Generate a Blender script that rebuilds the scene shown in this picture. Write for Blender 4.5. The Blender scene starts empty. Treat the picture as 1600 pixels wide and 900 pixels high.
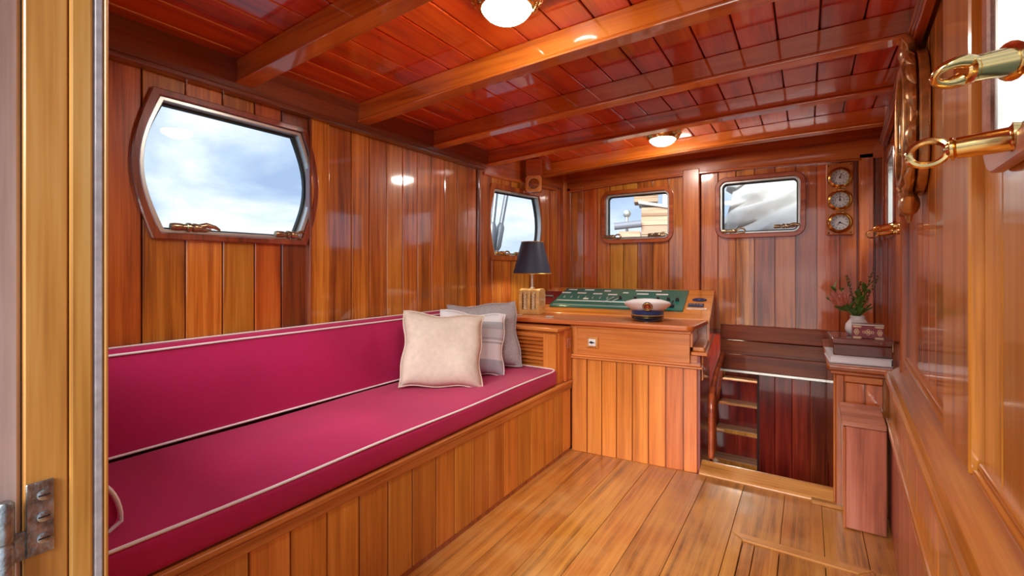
import bpy, bmesh, math, random
from mathutils import Matrix, Vector
random.seed(7)
SC = bpy.context.scene
COL = SC.collection
rad = math.radians

# ------------------------------------------------------------------ camera
CAM_YAW = math.atan(460.0 / 711.0)
cam = bpy.data.cameras.new('camera')
cam.sensor_width = 36.0
cam.lens = 711.0 / 1600.0 * 36.0
cam.shift_y = -31.0 / 1600.0
cam.clip_start = 0.02
cam.clip_end = 3000
cam_o = bpy.data.objects.new('camera', cam)
COL.objects.link(cam_o)
cam_o.location = (0, 0, 1.15)
cam_o.rotation_euler = (math.pi / 2, 0, CAM_YAW)
SC.camera = cam_o

# ------------------------------------------------------------------ world: overcast sky
SKY_STRENGTH = 0.55
LAMP_STRENGTH = 50.0
w = bpy.data.worlds.new('sky'); SC.world = w; w.use_nodes = True
nt = w.node_tree; nt.nodes.clear()
def N(nt, t, **k):
    n = nt.nodes.new(t)
    for a, b in k.items():
        if a.startswith('i_'):
            n.inputs[a[2:].replace('_', ' ')].default_value = b
        else:
            setattr(n, a, b)
    return n
def L(nt, a, b): nt.links.new(a, b)
def ramp(nt, stops):
    r = nt.nodes.new('ShaderNodeValToRGB')
    e = r.color_ramp.elements
    while len(e) < len(stops): e.new(0.5)
    for k, (p, c) in enumerate(stops):
        e[k].position = p; e[k].color = (*c, 1)
    return r
tc = N(nt, 'ShaderNodeTexCoord')
mp = N(nt, 'ShaderNodeMapping'); mp.inputs['Scale'].default_value = (1.0, 1.0, 2.6)
L(nt, tc.outputs['Generated'], mp.inputs['Vector'])
n1 = N(nt, 'ShaderNodeTexNoise', i_Scale=3.2, i_Detail=7.0, i_Roughness=0.55, i_Distortion=0.35)
L(nt, mp.outputs[0], n1.inputs['Vector'])
cr = ramp(nt, [(0.36, (0.40, 0.52, 0.76)), (0.48, (0.58, 0.69, 0.87)), (0.57, (0.80, 0.87, 0.96)), (0.68, (1.15, 1.15, 1.15))])
L(nt, n1.outputs['Fac'], cr.inputs['Fac'])
bg = N(nt, 'ShaderNodeBackground', i_Strength=SKY_STRENGTH)
L(nt, cr.outputs['Color'], bg.inputs['Color'])
wo = N(nt, 'ShaderNodeOutputWorld')
L(nt, bg.outputs[0], wo.inputs['Surface'])

# soft, veiled sun behind the boat (overcast day)
sun = bpy.data.lights.new('sun', 'SUN'); sun.energy = 3.2; sun.angle = rad(40); sun.color = (1.0, 0.96, 0.9)
sun_o = bpy.data.objects.new('sun', sun); COL.objects.link(sun_o)
sun_o.rotation_euler = (rad(60), 0, rad(7))

SC.view_settings.view_transform = 'Standard'
SC.view_settings.look = 'None'
SC.view_settings.gamma = 1.0
SC.view_settings.use_curve_mapping = False
SC.view_settings.exposure = 1.22
SC.cycles.use_denoising = True
SC.cycles.max_bounces = 10
SC.cycles.diffuse_bounces = 6
SC.cycles.glossy_bounces = 5
SC.cycles.transparent_max_bounces = 12
SC.cycles.sample_clamp_indirect = 6.0
SC.cycles.caustics_reflective = False
SC.cycles.caustics_refractive = False

# ------------------------------------------------------------------ materials
MATS = {}
def newmat(name):
    m = bpy.data.materials.new(name); m.use_nodes = True
    m.node_tree.nodes.clear()
    o = m.node_tree.nodes.new('ShaderNodeOutputMaterial')
    p = m.node_tree.nodes.new('ShaderNodeBsdfPrincipled')
    m.node_tree.links.new(p.outputs[0], o.inputs['Surface'])
    MATS[name] = m
    return m, m.node_tree, p

def wood(name, dark, mid, light, axis='Z', rough=0.32, coat=0.9, coat_rough=0.07, ribbon=24.0, vary=0.34, bump=0.05, wear=False, spread=1.0, ior=1.5):
    m, nt, p = newmat(name)
    tc = N(nt, 'ShaderNodeTexCoord'); oi = N(nt, 'ShaderNodeObjectInfo')
    mul = N(nt, 'ShaderNodeVectorMath', operation='SCALE'); mul.inputs[0].default_value = (17.3, 29.1, 41.7)
    L(nt, oi.outputs['Random'], mul.inputs['Scale'])
    add = N(nt, 'ShaderNodeVectorMath', operation='ADD')
    L(nt, tc.outputs['Object'], add.inputs[0]); L(nt, mul.outputs[0], add.inputs[1])
    def noise(scale, along, detail, dist=0.0):
        mp = N(nt, 'ShaderNodeMapping')
        s = [1, 1, 1]; s['XYZ'.index(axis)] = along
        mp.inputs['Scale'].default_value = s
        L(nt, add.outputs[0], mp.inputs['Vector'])
        n = N(nt, 'ShaderNodeTexNoise', i_Scale=scale, i_Detail=detail, i_Roughness=0.55, i_Distortion=dist)
        L(nt, mp.outputs[0], n.inputs['Vector'])
        return n.outputs['Fac']
    a = noise(ribbon * 1.6, 0.035, 2.0, 0.2)
    b = noise(5.5, 0.22, 3.0, 0.9)
    c = noise(150, 0.03, 2.0)
    def mix(x, y, f):
        n = N(nt, 'ShaderNodeMix'); n.data_type = 'FLOAT'; n.inputs[0].default_value = f
        L(nt, x, n.inputs[2]); L(nt, y, n.inputs[3]); return n.outputs[0]
    f = mix(mix(a, b, 0.42), c, 0.24)
    d = 0.13 * spread
    r = ramp(nt, [(0.5 - d, dark), (0.5, mid), (0.5 + d, light)])
    L(nt, f, r.inputs['Fac'])
    hs = N(nt, 'ShaderNodeHueSaturation')
    mr = N(nt, 'ShaderNodeMapRange'); mr.inputs['To Min'].default_value = 1 - vary / 2; mr.inputs['To Max'].default_value = 1 + vary / 2
    L(nt, oi.outputs['Random'], mr.inputs['Value']); L(nt, mr.outputs[0], hs.inputs['Value'])
    m2 = N(nt, 'ShaderNodeMath', operation='MULTIPLY_ADD'); m2.inputs[1].default_value = 7.77; m2.inputs[2].default_value = 0.0
    fr = N(nt, 'ShaderNodeMath', operation='FRACT'); L(nt, oi.outputs['Random'], m2.inputs[0]); L(nt, m2.outputs[0], fr.inputs[0])
    mh = N(nt, 'ShaderNodeMapRange'); mh.inputs['To Min'].default_value = 0.4955; mh.inputs['To Max'].default_value = 0.508
    L(nt, fr.outputs[0], mh.inputs['Value']); L(nt, mh.outputs[0], hs.inputs['Hue'])
    L(nt, r.outputs['Color'], hs.inputs['Color'])
    col = hs.outputs['Color']
    p.inputs['Roughness'].default_value = rough
    p.inputs['Coat Weight'].default_value = coat
    p.inputs['Coat Roughness'].default_value = coat_rough
    p.inputs['Coat IOR'].default_value = ior
    if wear:
        wn = N(nt, 'ShaderNodeTexNoise', i_Scale=4.2, i_Detail=8.0, i_Roughness=0.68)
        gt = N(nt, 'ShaderNodeNewGeometry'); L(nt, gt.outputs['Position'], wn.inputs['Vector'])
        wr = ramp(nt, [(0.42, (0, 0, 0)), (0.66, (1, 1, 1))]); L(nt, wn.outputs['Fac'], wr.inputs['Fac'])
        mx = N(nt, 'ShaderNodeMix'); mx.data_type = 'RGBA'; mx.inputs[7].default_value = (0.62, 0.33, 0.10, 1)
        sc = N(nt, 'ShaderNodeMath', operation='MULTIPLY'); sc.inputs[1].default_value = 0.42
        L(nt, wr.outputs['Color'], sc.inputs[0]); L(nt, sc.outputs[0], mx.inputs[0]); L(nt, col, mx.inputs[6]); col = mx.outputs[2]
        rr = N(nt, 'ShaderNodeMapRange'); rr.inputs['To Min'].default_value = rough; rr.inputs['To Max'].default_value = 0.6
        L(nt, wr.outputs['Color'], rr.inputs['Value']); L(nt, rr.outputs[0], p.inputs['Roughness'])
    L(nt, col, p.inputs['Base Color'])
    if bump:
        bp = N(nt, 'ShaderNodeBump', i_Strength=bump, i_Distance=0.004)
        hn = noise(34, 0.12, 4.0); L(nt, hn, bp.inputs['Height'])
        L(nt, bp.outputs[0], p.inputs['Normal']); L(nt, bp.outputs[0], p.inputs['Coat Normal'])
    return m

def plain(name, col, rough=0.5, metal=0.0, coat=0.0, bump=0.0, bscale=60.0, var=0.0, emit=None, estr=0.0, sheen=0.0, vscale=6.0, spec=0.5):
    m, nt, p = newmat(name)
    p.inputs['Base Color'].default_value = (*col, 1)
    p.inputs['Roughness'].default_value = rough
    p.inputs['Metallic'].default_value = metal
    p.inputs['Coat Weight'].default_value = coat
    p.inputs['Specular IOR Level'].default_value = spec
    if sheen:
        p.inputs['Sheen Weight'].default_value = sheen
    tc = N(nt, 'ShaderNodeTexCoord')
    if var:
        n = N(nt, 'ShaderNodeTexNoise', i_Scale=vscale, i_Detail=5.0); L(nt, tc.outputs['Object'], n.inputs['Vector'])
        r = ramp(nt, [(0.3, tuple(c * (1 - var) for c in col)), (0.7, tuple(min(1, c * (1 + var)) for c in col))])
        L(nt, n.outputs['Fac'], r.inputs['Fac']); L(nt, r.outputs['Color'], p.inputs['Base Color'])
    if bump:
        n = N(nt, 'ShaderNodeTexNoise', i_Scale=bscale, i_Detail=3.0); L(nt, tc.outputs['Object'], n.inputs['Vector'])
        b = N(nt, 'ShaderNodeBump', i_Strength=bump, i_Distance=0.004); L(nt, n.outputs['Fac'], b.inputs['Height'])
        L(nt, b.outputs[0], p.inputs['Normal'])
    if emit:
        p.inputs['Emission Color'].default_value = (*emit, 1); p.inputs['Emission Strength'].default_value = estr
    return m

WD = ((0.24, 0.054, 0.006), (0.58, 0.172, 0.018), (0.76, 0.30, 0.045))
wallZ = wood('mahogany_wall', *WD, axis='Z', ribbon=26, vary=0.4, ior=1.85)
darkZ = wood('mahogany_dark', (0.10, 0.018, 0.006), (0.25, 0.050, 0.014), (0.36, 0.085, 0.024), axis='Z', ribbon=14, vary=0.3, ior=1.9)
redZ = wood('mahogany_red', (0.23, 0.040, 0.006), (0.54, 0.118, 0.016), (0.70, 0.205, 0.034), axis='Z', ribbon=16, vary=0.4, ior=1.7)
redX = wood('mahogany_red_x', (0.17, 0.027, 0.008), (0.36, 0.070, 0.018), (0.50, 0.125, 0.03), axis='X', ribbon=14, vary=0.3)
trimX = wood('mahogany_trim_x', (0.20, 0.035, 0.007), (0.48, 0.105, 0.016), (0.64, 0.18, 0.032), axis='X', ribbon=16, vary=0.25)
trimY = wood('mahogany_trim_y', (0.18, 0.035, 0.008), (0.40, 0.092, 0.017), (0.55, 0.155, 0.032), axis='Y', ribbon=16, vary=0.25)
trimZ = wood('mahogany_trim_z', (0.20, 0.040, 0.008), (0.46, 0.115, 0.019), (0.60, 0.19, 0.035), axis='Z', ribbon=16, vary=0.25)
darkY = wood('mahogany_dark_y', (0.11, 0.022, 0.009), (0.24, 0.05, 0.018), (0.34, 0.082, 0.028), axis='X', ribbon=12, vary=0.2)
darkX = wood('mahogany_dark_x', (0.085, 0.014, 0.005), (0.20, 0.038, 0.011), (0.30, 0.066, 0.018), axis='X', ribbon=12, vary=0.25, coat=0.4)
ceilY = wood('mahogany_ceiling', (0.34, 0.014, 0.002), (0.68, 0.040, 0.003), (0.80, 0.095, 0.007), axis='Y', ribbon=12, vary=0.36, coat_rough=0.05, ior=2.1)
beamX = wood('mahogany_beam', (0.40, 0.075, 0.007), (0.74, 0.185, 0.017), (0.84, 0.27, 0.034), axis='X', ribbon=14, vary=0.2, coat_rough=0.045, ior=2.1)
benchZ = wood('teak_bench', (0.40, 0.115, 0.016), (0.58, 0.195, 0.030), (0.70, 0.275, 0.055), axis='Z', ribbon=20, vary=0.36, coat=0.5, coat_rough=0.15)
consZ = wood('teak_console', (0.42, 0.10, 0.016), (0.60, 0.165, 0.028), (0.72, 0.24, 0.05), axis='Z', ribbon=20, vary=0.22, coat=0.4, coat_rough=0.2)
consX = wood('teak_console_x', (0.38, 0.09, 0.014), (0.57, 0.15, 0.026), (0.68, 0.22, 0.045), axis='X', ribbon=18, vary=0.15, coat=0.6, coat_rough=0.12)
benchY = wood('teak_rail', (0.26, 0.07, 0.014), (0.52, 0.17, 0.035), (0.66, 0.27, 0.065), axis='Y', ribbon=18, vary=0.15, coat=0.6, coat_rough=0.12)
railU = wood('teak_rail_u', (0.38, 0.11, 0.012), (0.62, 0.205, 0.026), (0.75, 0.31, 0.052), axis='X', ribbon=18, vary=0.15, coat=0.9, coat_rough=0.10)
goldZ = wood('golden_teak', (0.42, 0.14, 0.016), (0.68, 0.27, 0.036), (0.80, 0.38, 0.07), axis='Z', ribbon=18, vary=0.2, coat=0.8, coat_rough=0.1)
leafZ = wood('door_reflection_tint', (0.34, 0.22, 0.18), (0.48, 0.36, 0.33), (0.60, 0.50, 0.48), axis='Z', ribbon=12, vary=0.1, ior=2.0, coat_rough=0.1)  # varnished door leaf; pale tone paints sky and window reflections into its colour
jambZ = wood('jamb_teak', (0.40, 0.15, 0.028), (0.66, 0.31, 0.075), (0.78, 0.46, 0.16), axis='Z', ribbon=40, vary=0.1, coat=0.4, coat_rough=0.2, spread=1.3)
floorY = wood('teak_floor', (0.15, 0.045, 0.007), (0.40, 0.140, 0.020), (0.54, 0.225, 0.040), axis='Y', ribbon=26, vary=0.30, rough=0.34, coat=0.4, coat_rough=0.16, wear=True, bump=0.08)
floorX = wood('teak_floor_x', (0.20, 0.07, 0.015), (0.44, 0.175, 0.038), (0.56, 0.26, 0.07), axis='X', ribbon=26, vary=0.2, rough=0.34, coat=0.35, coat_rough=0.22, wear=True)
pinkZ = wood('bare_mahogany', (0.28, 0.075, 0.038), (0.52, 0.165, 0.090), (0.64, 0.25, 0.16), axis='Z', ribbon=14, vary=0.15, coat=0.25, coat_rough=0.3)
pinkX = wood('bare_mahogany_x', (0.34, 0.12, 0.07), (0.55, 0.22, 0.145), (0.66, 0.31, 0.22), axis='X', ribbon=14, vary=0.15, coat=0.25, coat_rough=0.3)
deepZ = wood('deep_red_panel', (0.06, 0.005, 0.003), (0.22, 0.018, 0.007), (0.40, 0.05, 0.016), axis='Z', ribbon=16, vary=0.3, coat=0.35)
deckY = wood('weathered_deck', (0.25, 0.2, 0.14), (0.42, 0.34, 0.25), (0.52, 0.44, 0.34), axis='Y', ribbon=20, coat=0.0, rough=0.7)
treadX = wood('worn_tread', (0.40, 0.24, 0.12), (0.58, 0.42, 0.26), (0.72, 0.58, 0.40), axis='X', ribbon=30, coat=0.0, rough=0.6)
crateX = wood('pale_crate', (0.30, 0.16, 0.09), (0.52, 0.31, 0.20), (0.62, 0.42, 0.28), axis='X', ribbon=16, coat=0.0, rough=0.6)
blockX = wood('ash_block', (0.48, 0.24, 0.06), (0.74, 0.46, 0.15), (0.84, 0.58, 0.24), axis='X', ribbon=18, coat=0.6, vary=0.05)
boxX = wood('rosewood_box', (0.03, 0.006, 0.004), (0.12, 0.018, 0.010), (0.20, 0.035, 0.016), axis='X', ribbon=14, coat=1.0, coat_rough=0.05)
for q_ in ('mahogany_dark_x',):
    for n_ in MATS[q_].node_tree.nodes:
        if n_.type == 'BSDF_PRINCIPLED': n_.inputs['Specular IOR Level'].default_value = 0.25; n_.inputs['Coat Weight'].default_value = 0.2
seam = plain('seam_dark', (0.030, 0.008, 0.004), 0.6)
fabric = plain('crimson_fabric', (0.46, 0.007, 0.090), 0.7, bump=0.35, bscale=420, var=0.12, sheen=0.10, vscale=3.0, spec=0.3)
piping = plain('white_piping', (0.82, 0.78, 0.76), 0.6)
beige = plain('beige_linen', (0.72, 0.60, 0.50), 0.85, bump=0.6, bscale=380, var=0.07, vscale=40)
greyf = plain('grey_linen', (0.42, 0.39, 0.40), 0.85, bump=0.6, bscale=380, var=0.22, vscale=150)
brass = plain('brass', (0.80, 0.52, 0.20), 0.16, 1.0, var=0.12, vscale=20)
brass_old = plain('aged_brass', (0.46, 0.36, 0.22), 0.32, 1.0, var=0.35, vscale=30)
bronze = plain('tarnished_metal', (0.36, 0.38, 0.39), 0.38, 1.0, var=0.5, vscale=70, bump=0.3, bscale=120)
gilt = plain('gilt_wood', (0.50, 0.24, 0.07), 0.28, 0.45, coat=0.5, var=0.35, vscale=30)
steel = plain('pale_metal', (0.74, 0.75, 0.70), 0.30, 0.7, var=0.1)
gasket = plain('rubber_gasket', (0.035, 0.05, 0.055), 0.6)
greystrip = plain('grey_weatherstrip', (0.46, 0.46, 0.50), 0.35, var=0.2, vscale=60, coat=0.4)
white = plain('white_enamel', (0.85, 0.84, 0.82), 0.4)
paper = plain('page_white', (0.80, 0.80, 0.82), 0.7)
navy = plain('navy_cloth', (0.010, 0.022, 0.11), 0.7, sheen=0.2)
shade_m = plain('navy_shade', (0.040, 0.055, 0.100), 0.5, var=0.15)
black = plain('black_gloss', (0.010, 0.010, 0.012), 0.18, coat=0.6)
green = plain('green_panel', (0.002, 0.165, 0.140), 0.35, coat=0.4, var=0.12)
blackm = plain('black_plastic', (0.015, 0.015, 0.02), 0.4)
bluem = plain('blue_plate', (0.012, 0.03, 0.12), 0.4)
red = plain('red_badge', (0.45, 0.02, 0.02), 0.4)
gold = plain('gold_thread', (0.75, 0.48, 0.12), 0.35, 0.8)
leaf = plain('leaf_green', (0.09, 0.22, 0.035), 0.5, var=0.45, vscale=30)
leaf2 = plain('leaf_olive', (0.20, 0.20, 0.06), 0.5, var=0.4, vscale=30)
berry = plain('berry_dark', (0.14, 0.03, 0.03), 0.5)
petal = plain('protea_pink', (0.75, 0.34, 0.26), 0.5, var=0.3, vscale=40)
vase_m = plain('white_ceramic', (0.80, 0.79, 0.78), 0.2, coat=0.6)
rope = plain('rope_cream', (0.76, 0.60, 0.36), 0.7)
canvas = plain('white_canvas', (0.60, 0.585, 0.57), 0.8, var=0.08, bump=0.2, bscale=30)
sea_m = plain('sea', (0.045, 0.075, 0.09), 0.15, bump=0.4, bscale=1.5)
hills_m = plain('far_shore', (0.12, 0.17, 0.15), 0.9, var=0.3, vscale=0.05)
dial = plain('dial_face', (0.72, 0.68, 0.64), 0.4)
globe_m = plain('lit_globe', (0.9, 0.88, 0.84), 0.4, emit=(1.0, 0.93, 0.82), estr=LAMP_STRENGTH)
hullwhite = plain('white_paint', (0.75, 0.75, 0.74), 0.45, var=0.05)
wire = plain('wire_rope', (0.20, 0.21, 0.23), 0.45, 0.6)

def striped():
    m, nt, p = newmat('striped_linen')
    tc = N(nt, 'ShaderNodeTexCoord'); sp = N(nt, 'ShaderNodeSeparateXYZ'); L(nt, tc.outputs['UV'], sp.inputs[0])
    W_, G_ = (0.80, 0.80, 0.82), (0.47, 0.50, 0.55)
    r = ramp(nt, [(0.0, G_), (0.24, W_), (0.50, G_), (0.53, W_), (0.56, G_), (0.60, (0.62, 0.64, 0.68)), (0.74, G_), (0.86, W_)])
    r.color_ramp.interpolation = 'CONSTANT'
    L(nt, sp.outputs[1], r.inputs['Fac']); L(nt, r.outputs['Color'], p.inputs['Base Color'])
    p.inputs['Roughness'].default_value = 0.85
    n = N(nt, 'ShaderNodeTexNoise', i_Scale=380.0); L(nt, tc.outputs['Object'], n.inputs['Vector'])
    b = N(nt, 'ShaderNodeBump', i_Strength=0.5, i_Distance=0.003); L(nt, n.outputs['Fac'], b.inputs['Height']); L(nt, b.outputs[0], p.inputs['Normal'])
    return m
stripe_m = striped()

def glass_mat(name, tint, refl=1.0):
    m = bpy.data.materials.new(name); m.use_nodes = True; nt = m.node_tree; nt.nodes.clear()
    o = N(nt, 'ShaderNodeOutputMaterial'); t = N(nt, 'ShaderNodeBsdfTransparent'); t.inputs[0].default_value = (*tint, 1)
    g = N(nt, 'ShaderNodeBsdfGlossy'); g.inputs['Roughness'].default_value = 0.01
    lw = N(nt, 'ShaderNodeLayerWeight', i_Blend=0.5); mx = N(nt, 'ShaderNodeMixShader')
    pw = N(nt, 'ShaderNodeMath', operation='POWER'); pw.inputs[1].default_value = 5.0; L(nt, lw.outputs['Facing'], pw.inputs[0])
    ma = N(nt, 'ShaderNodeMath', operation='MULTIPLY_ADD'); ma.inputs[1].default_value = 0.95; ma.inputs[2].default_value = 0.008; L(nt, pw.outputs[0], ma.inputs[0])
    L(nt, ma.outputs[0], mx.inputs[0]); L(nt, t.outputs[0], mx.inputs[1]); L(nt, g.outputs[0], mx.inputs[2]); L(nt, mx.outputs[0], o.inputs['Surface'])
    return m
glass = glass_mat('window_glass', (0.93, 0.96, 0.97))

# ------------------------------------------------------------------ mesh helpers
class MB:
    def __init__(s): s.v = []; s.f = []; s.uv = None; s.mi = []
    def add(s, vs, fs, mi=0):
        k = len(s.v); s.v += [tuple(p) for p in vs]
        for q in fs:
            s.f.append(tuple(i + k for i in q)); s.mi.append(mi)
        return s
    def box(s, a, b, mi=0):
        x0, y0, z0 = (min(a[i], b[i]) for i in range(3)); x1, y1, z1 = (max(a[i], b[i]) for i in range(3))
        return s.add([(x0,y0,z0),(x1,y0,z0),(x1,y1,z0),(x0,y1,z0),(x0,y0,z1),(x1,y0,z1),(x1,y1,z1),(x0,y1,z1)],
                     [(0,3,2,1),(4,5,6,7),(0,1,5,4),(1,2,6,5),(2,3,7,6),(3,0,4,7)], mi)
    def _p(s, axis, a, b, c):
        return {'X': (c, a, b), 'Y': (a, c, b), 'Z': (a, b, c)}[axis]
    def prism(s, pts, axis, lo, hi, mi=0):
        n = len(pts)
        vs = [s._p(axis, p[0], p[1], lo) for p in pts] + [s._p(axis, p[0], p[1], hi) for p in pts]
        fs = [tuple(range(n)), tuple(range(2*n-1, n-1, -1))]
        fs += [(i, i+n, (i+1) % n + n, (i+1) % n) for i in range(n)]
        return s.add(vs, fs, mi)
    def ring(s, outer, inner, axis, lo, hi, mi=0):
        n = len(outer)
        vs = [s._p(axis, *p, lo) for p in outer] + [s._p(axis, *p, lo) for p in inner] + [s._p(axis, *p, hi) for p in outer] + [s._p(axis, *p, hi) for p in inner]
        fs = []
        for i in range(n):
            j = (i+1) % n
            fs += [(i, j, n+j, n+i), (2*n+i, 3*n+i, 3*n+j, 2*n+j), (i, 2*n+i, 2*n+j, j), (n+i, n+j, 3*n+j, 3*n+i)]
        return s.add(vs, fs, mi)
    def tube(s, pts, r, n=8, closed=False, mi=0, flat=None):
        P = [Vector(p) for p in pts]; m = len(P)
        R = [r]*m if not isinstance(r, (list, tuple)) else list(r)
        vs = []; prev = None
        for i in range(m):
            a = P[(i-1) % m] if (closed or i > 0) else P[i]
            b = P[(i+1) % m] if (closed or i < m-1) else P[i]
            t = (b-a).normalized() if (b-a).length > 1e-9 else Vector((0,0,1))
            if prev is None:
                u = t.orthogonal().normalized()
            else:
                u = (prev - t*prev.dot(t)); u = u.normalized() if u.length > 1e-6 else t.orthogonal().normalized()
            prev = u; q = t.cross(u)
            for k in range(n):
                an = 2*math.pi*k/n
                vs.append(P[i] + (u*math.cos(an) + q*math.sin(an))*R[i])
        fs = []
        for i in range(m if closed else m-1):
            j = (i+1) % m
            for k in range(n):
                l = (k+1) % n
                fs.append((i*n+k, i*n+l, j*n+l, j*n+k))
        if not closed:
            fs += [tuple(range(n-1, -1, -1)), tuple(range((m-1)*n, m*n))]
        return s.add(vs, fs, mi)
    def lathe(s, prof, c=(0,0,0), n=28, axis='Z', mi=0, sgn=1):
        vs = []; m = len(prof)
        for r, h in prof:
            for k in range(n):
                a = 2*math.pi*k/n; x, y, z = r*math.cos(a), r*math.sin(a), h*sgn
                if axis == 'Z': q = (x, y, z)
                elif axis == 'Y': q = (x, z, y)
                else: q = (z, x, y)
                vs.append((q[0]+c[0], q[1]+c[1], q[2]+c[2]))
        fs = [(i*n+k, i*n+(k+1) % n, (i+1)*n+(k+1) % n, (i+1)*n+k) for i in range(m-1) for k in range(n)]
        fs += [tuple(range(n-1, -1, -1)), tuple(range((m-1)*n, m*n))]
        return s.add(vs, fs, mi)
    def ball(s, c, r, n=12, m=8, mi=0):
        if not isinstance(r, (list, tuple)): r = (r, r, r)
        prof = [(max(1e-4, math.sin(math.pi*i/m)), -math.cos(math.pi*i/m)) for i in range(m+1)]
        t = MB(); t.lathe(prof, n=n)
        return s.add([(v[0]*r[0]+c[0], v[1]*r[1]+c[1], v[2]*r[2]+c[2]) for v in t.v], t.f, mi)
    def xf(s, M, k=0):
        s.v[k:] = [tuple(M @ Vector(v)) for v in s.v[k:]]; return s

def frame_matrix(fr):
    if fr is None: return Matrix.Identity(4)
    return Matrix.Translation((fr[0], fr[1], fr[2] if len(fr) > 3 else 0)) @ Matrix.Rotation(fr[-1], 4, 'Z')

def attach(o, parent):
    if parent is not None:
        o.parent = parent
        o.matrix_parent_inverse = WORLD[parent.name].inverted()
WORLD = {}
def obj(name, mb, mat, parent=None, bevel=0.0, smooth=False, frame=None, seg=1, base=False, kind=None, label=None, sharp=38):
    vs = mb.v
    lo = [min(v[i] for v in vs) for i in range(3)]; hi = [max(v[i] for v in vs) for i in range(3)]
    c = Vector([(lo[i]+hi[i])/2 for i in range(3)])
    if base: c.z = lo[2]
    me = bpy.data.meshes.new(name)
    me.from_pydata([tuple(Vector(v)-c) for v in vs], [], mb.f)
    mats = mat if isinstance(mat, (list, tuple)) else [mat]
    for m in mats: me.materials.append(m)
    if len(mats) > 1: me.polygons.foreach_set('material_index', mb.mi)
    bm = bmesh.new(); bm.from_mesh(me); bmesh.ops.recalc_face_normals(bm, faces=bm.faces); bm.to_mesh(me); bm.free()
    if mb.uv:
        ul = me.uv_layers.new(name='UVMap')
        for lp in me.loops: ul.data[lp.index].uv = mb.uv[lp.vertex_index]
    if smooth:
        me.shade_smooth(); me.set_sharp_from_angle(angle=rad(sharp))
    o = bpy.data.objects.new(name, me); COL.objects.link(o)
    W_ = frame_matrix(frame) @ Matrix.Translation(c)
    o.matrix_basis = W_
    WORLD[o.name] = W_.copy()
    attach(o, parent)
    if bevel:
        b = o.modifiers.new('bevel', 'BEVEL'); b.width = bevel; b.segments = seg; b.limit_method = 'ANGLE'; b.angle_limit = rad(40)
    if kind: o['kind'] = kind
    if label: o['label'] = label
    return o
def thing(name, loc, label=None, cat=None, group=None, kind=None):
    o = bpy.data.objects.new(name, None); COL.objects.link(o); o.empty_display_size = 0.05
    o.matrix_basis = Matrix.Translation(loc); WORLD[o.name] = o.matrix_basis.copy()
    tag(o, label, cat, group, kind)
    return o
def tag(o, label=None, cat=None, group=None, kind=None):
    if label: o['label'] = label
    if cat: o['category'] = cat
    if group: o['group'] = group
    if kind: o['kind'] = kind
    return o
def B(a, b, mi=0): return MB().box(a, b, mi)

def cut(objs, mb, frame=None):
    """subtract the cutter from the listed objects (window openings)"""
    c = obj('cutter', mb, seam, frame=frame)
    bpy.context.view_layer.update()
    for o in objs:
        keep = [m for m in o.modifiers]
        for m in keep: m.show_viewport = False
        m = o.modifiers.new('cut', 'BOOLEAN'); m.object = c; m.operation = 'DIFFERENCE'; m.solver = 'EXACT'
        dg = bpy.context.evaluated_depsgraph_get(); dg.update()
        ev = o.evaluated_get(dg)
        me = bpy.data.meshes.new_from_object(ev)
        o.modifiers.remove(m)
        for k in keep: k.show_viewport = True
        o.data = me
    bpy.data.objects.remove(c)

def hits(o, frame, u0, u1):
    """does the object (same frame) overlap the u-range"""
    c = frame_matrix(frame).inverted() @ WORLD[o.name].translation
    xs = [v.co.x + c.x for v in o.data.vertices]
    return max(xs) > u0 and min(xs) < u1

def planks(parent, frame, edges, z0, z1, mat, v0=0.0, v1=0.018, gap=0.0022, bevel=0.003, name='plank', zf=None):
    out = []
    for i in range(len(edges)-1):
        a, b = edges[i]+gap, edges[i+1]-gap
        za = z0(0.5*(a+b)) if callable(z0) else z0
        zb = z1(0.5*(a+b)) if callable(z1) else z1
        m = mat[i % len(mat)] if isinstance(mat, (list, tuple)) else mat
        out.append(obj(name, B((a, v0, za), (b, v1, zb)), m, parent, bevel=bevel, frame=frame))
    return out

def lin(a, b, n): return [a+(b-a)*i/n for i in range(n+1)]
def arange(a, b, step):
    n = max(1, round((b-a)/step)); return lin(a, b, n)

# ------------------------------------------------------------------ outlines
def barrel(uc, hw, bulge, z0, z1, grow=0.0, n=12, rc=0.0):
    hw += grow; z0 -= grow; z1 += grow
    pts = []
    for i in range(n+1):
        t = i/n; pts.append((uc+hw+bulge*math.sin(math.pi*t), z0+(z1-z0)*t))
    for i in range(n+1):
        t = 1-i/n; pts.append((uc-hw-bulge*math.sin(math.pi*t), z0+(z1-z0)*t))
    return pts
def rrect(u0, u1, z0, z1, r, grow=0.0, n=6):
    u0 -= grow; u1 += grow; z0 -= grow; z1 += grow; r = max(0.004, r+grow)
    pts = []
    for cx_, cz_, a0 in ((u1-r, z0+r, -90), (u1-r, z1-r, 0), (u0+r, z1-r, 90), (u0+r, z0+r, 180)):
        for k in range(n+1):
            a = rad(a0+90*k/n); pts.append((cx_+r*math.cos(a), cz_+r*math.sin(a)))
    return pts

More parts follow.
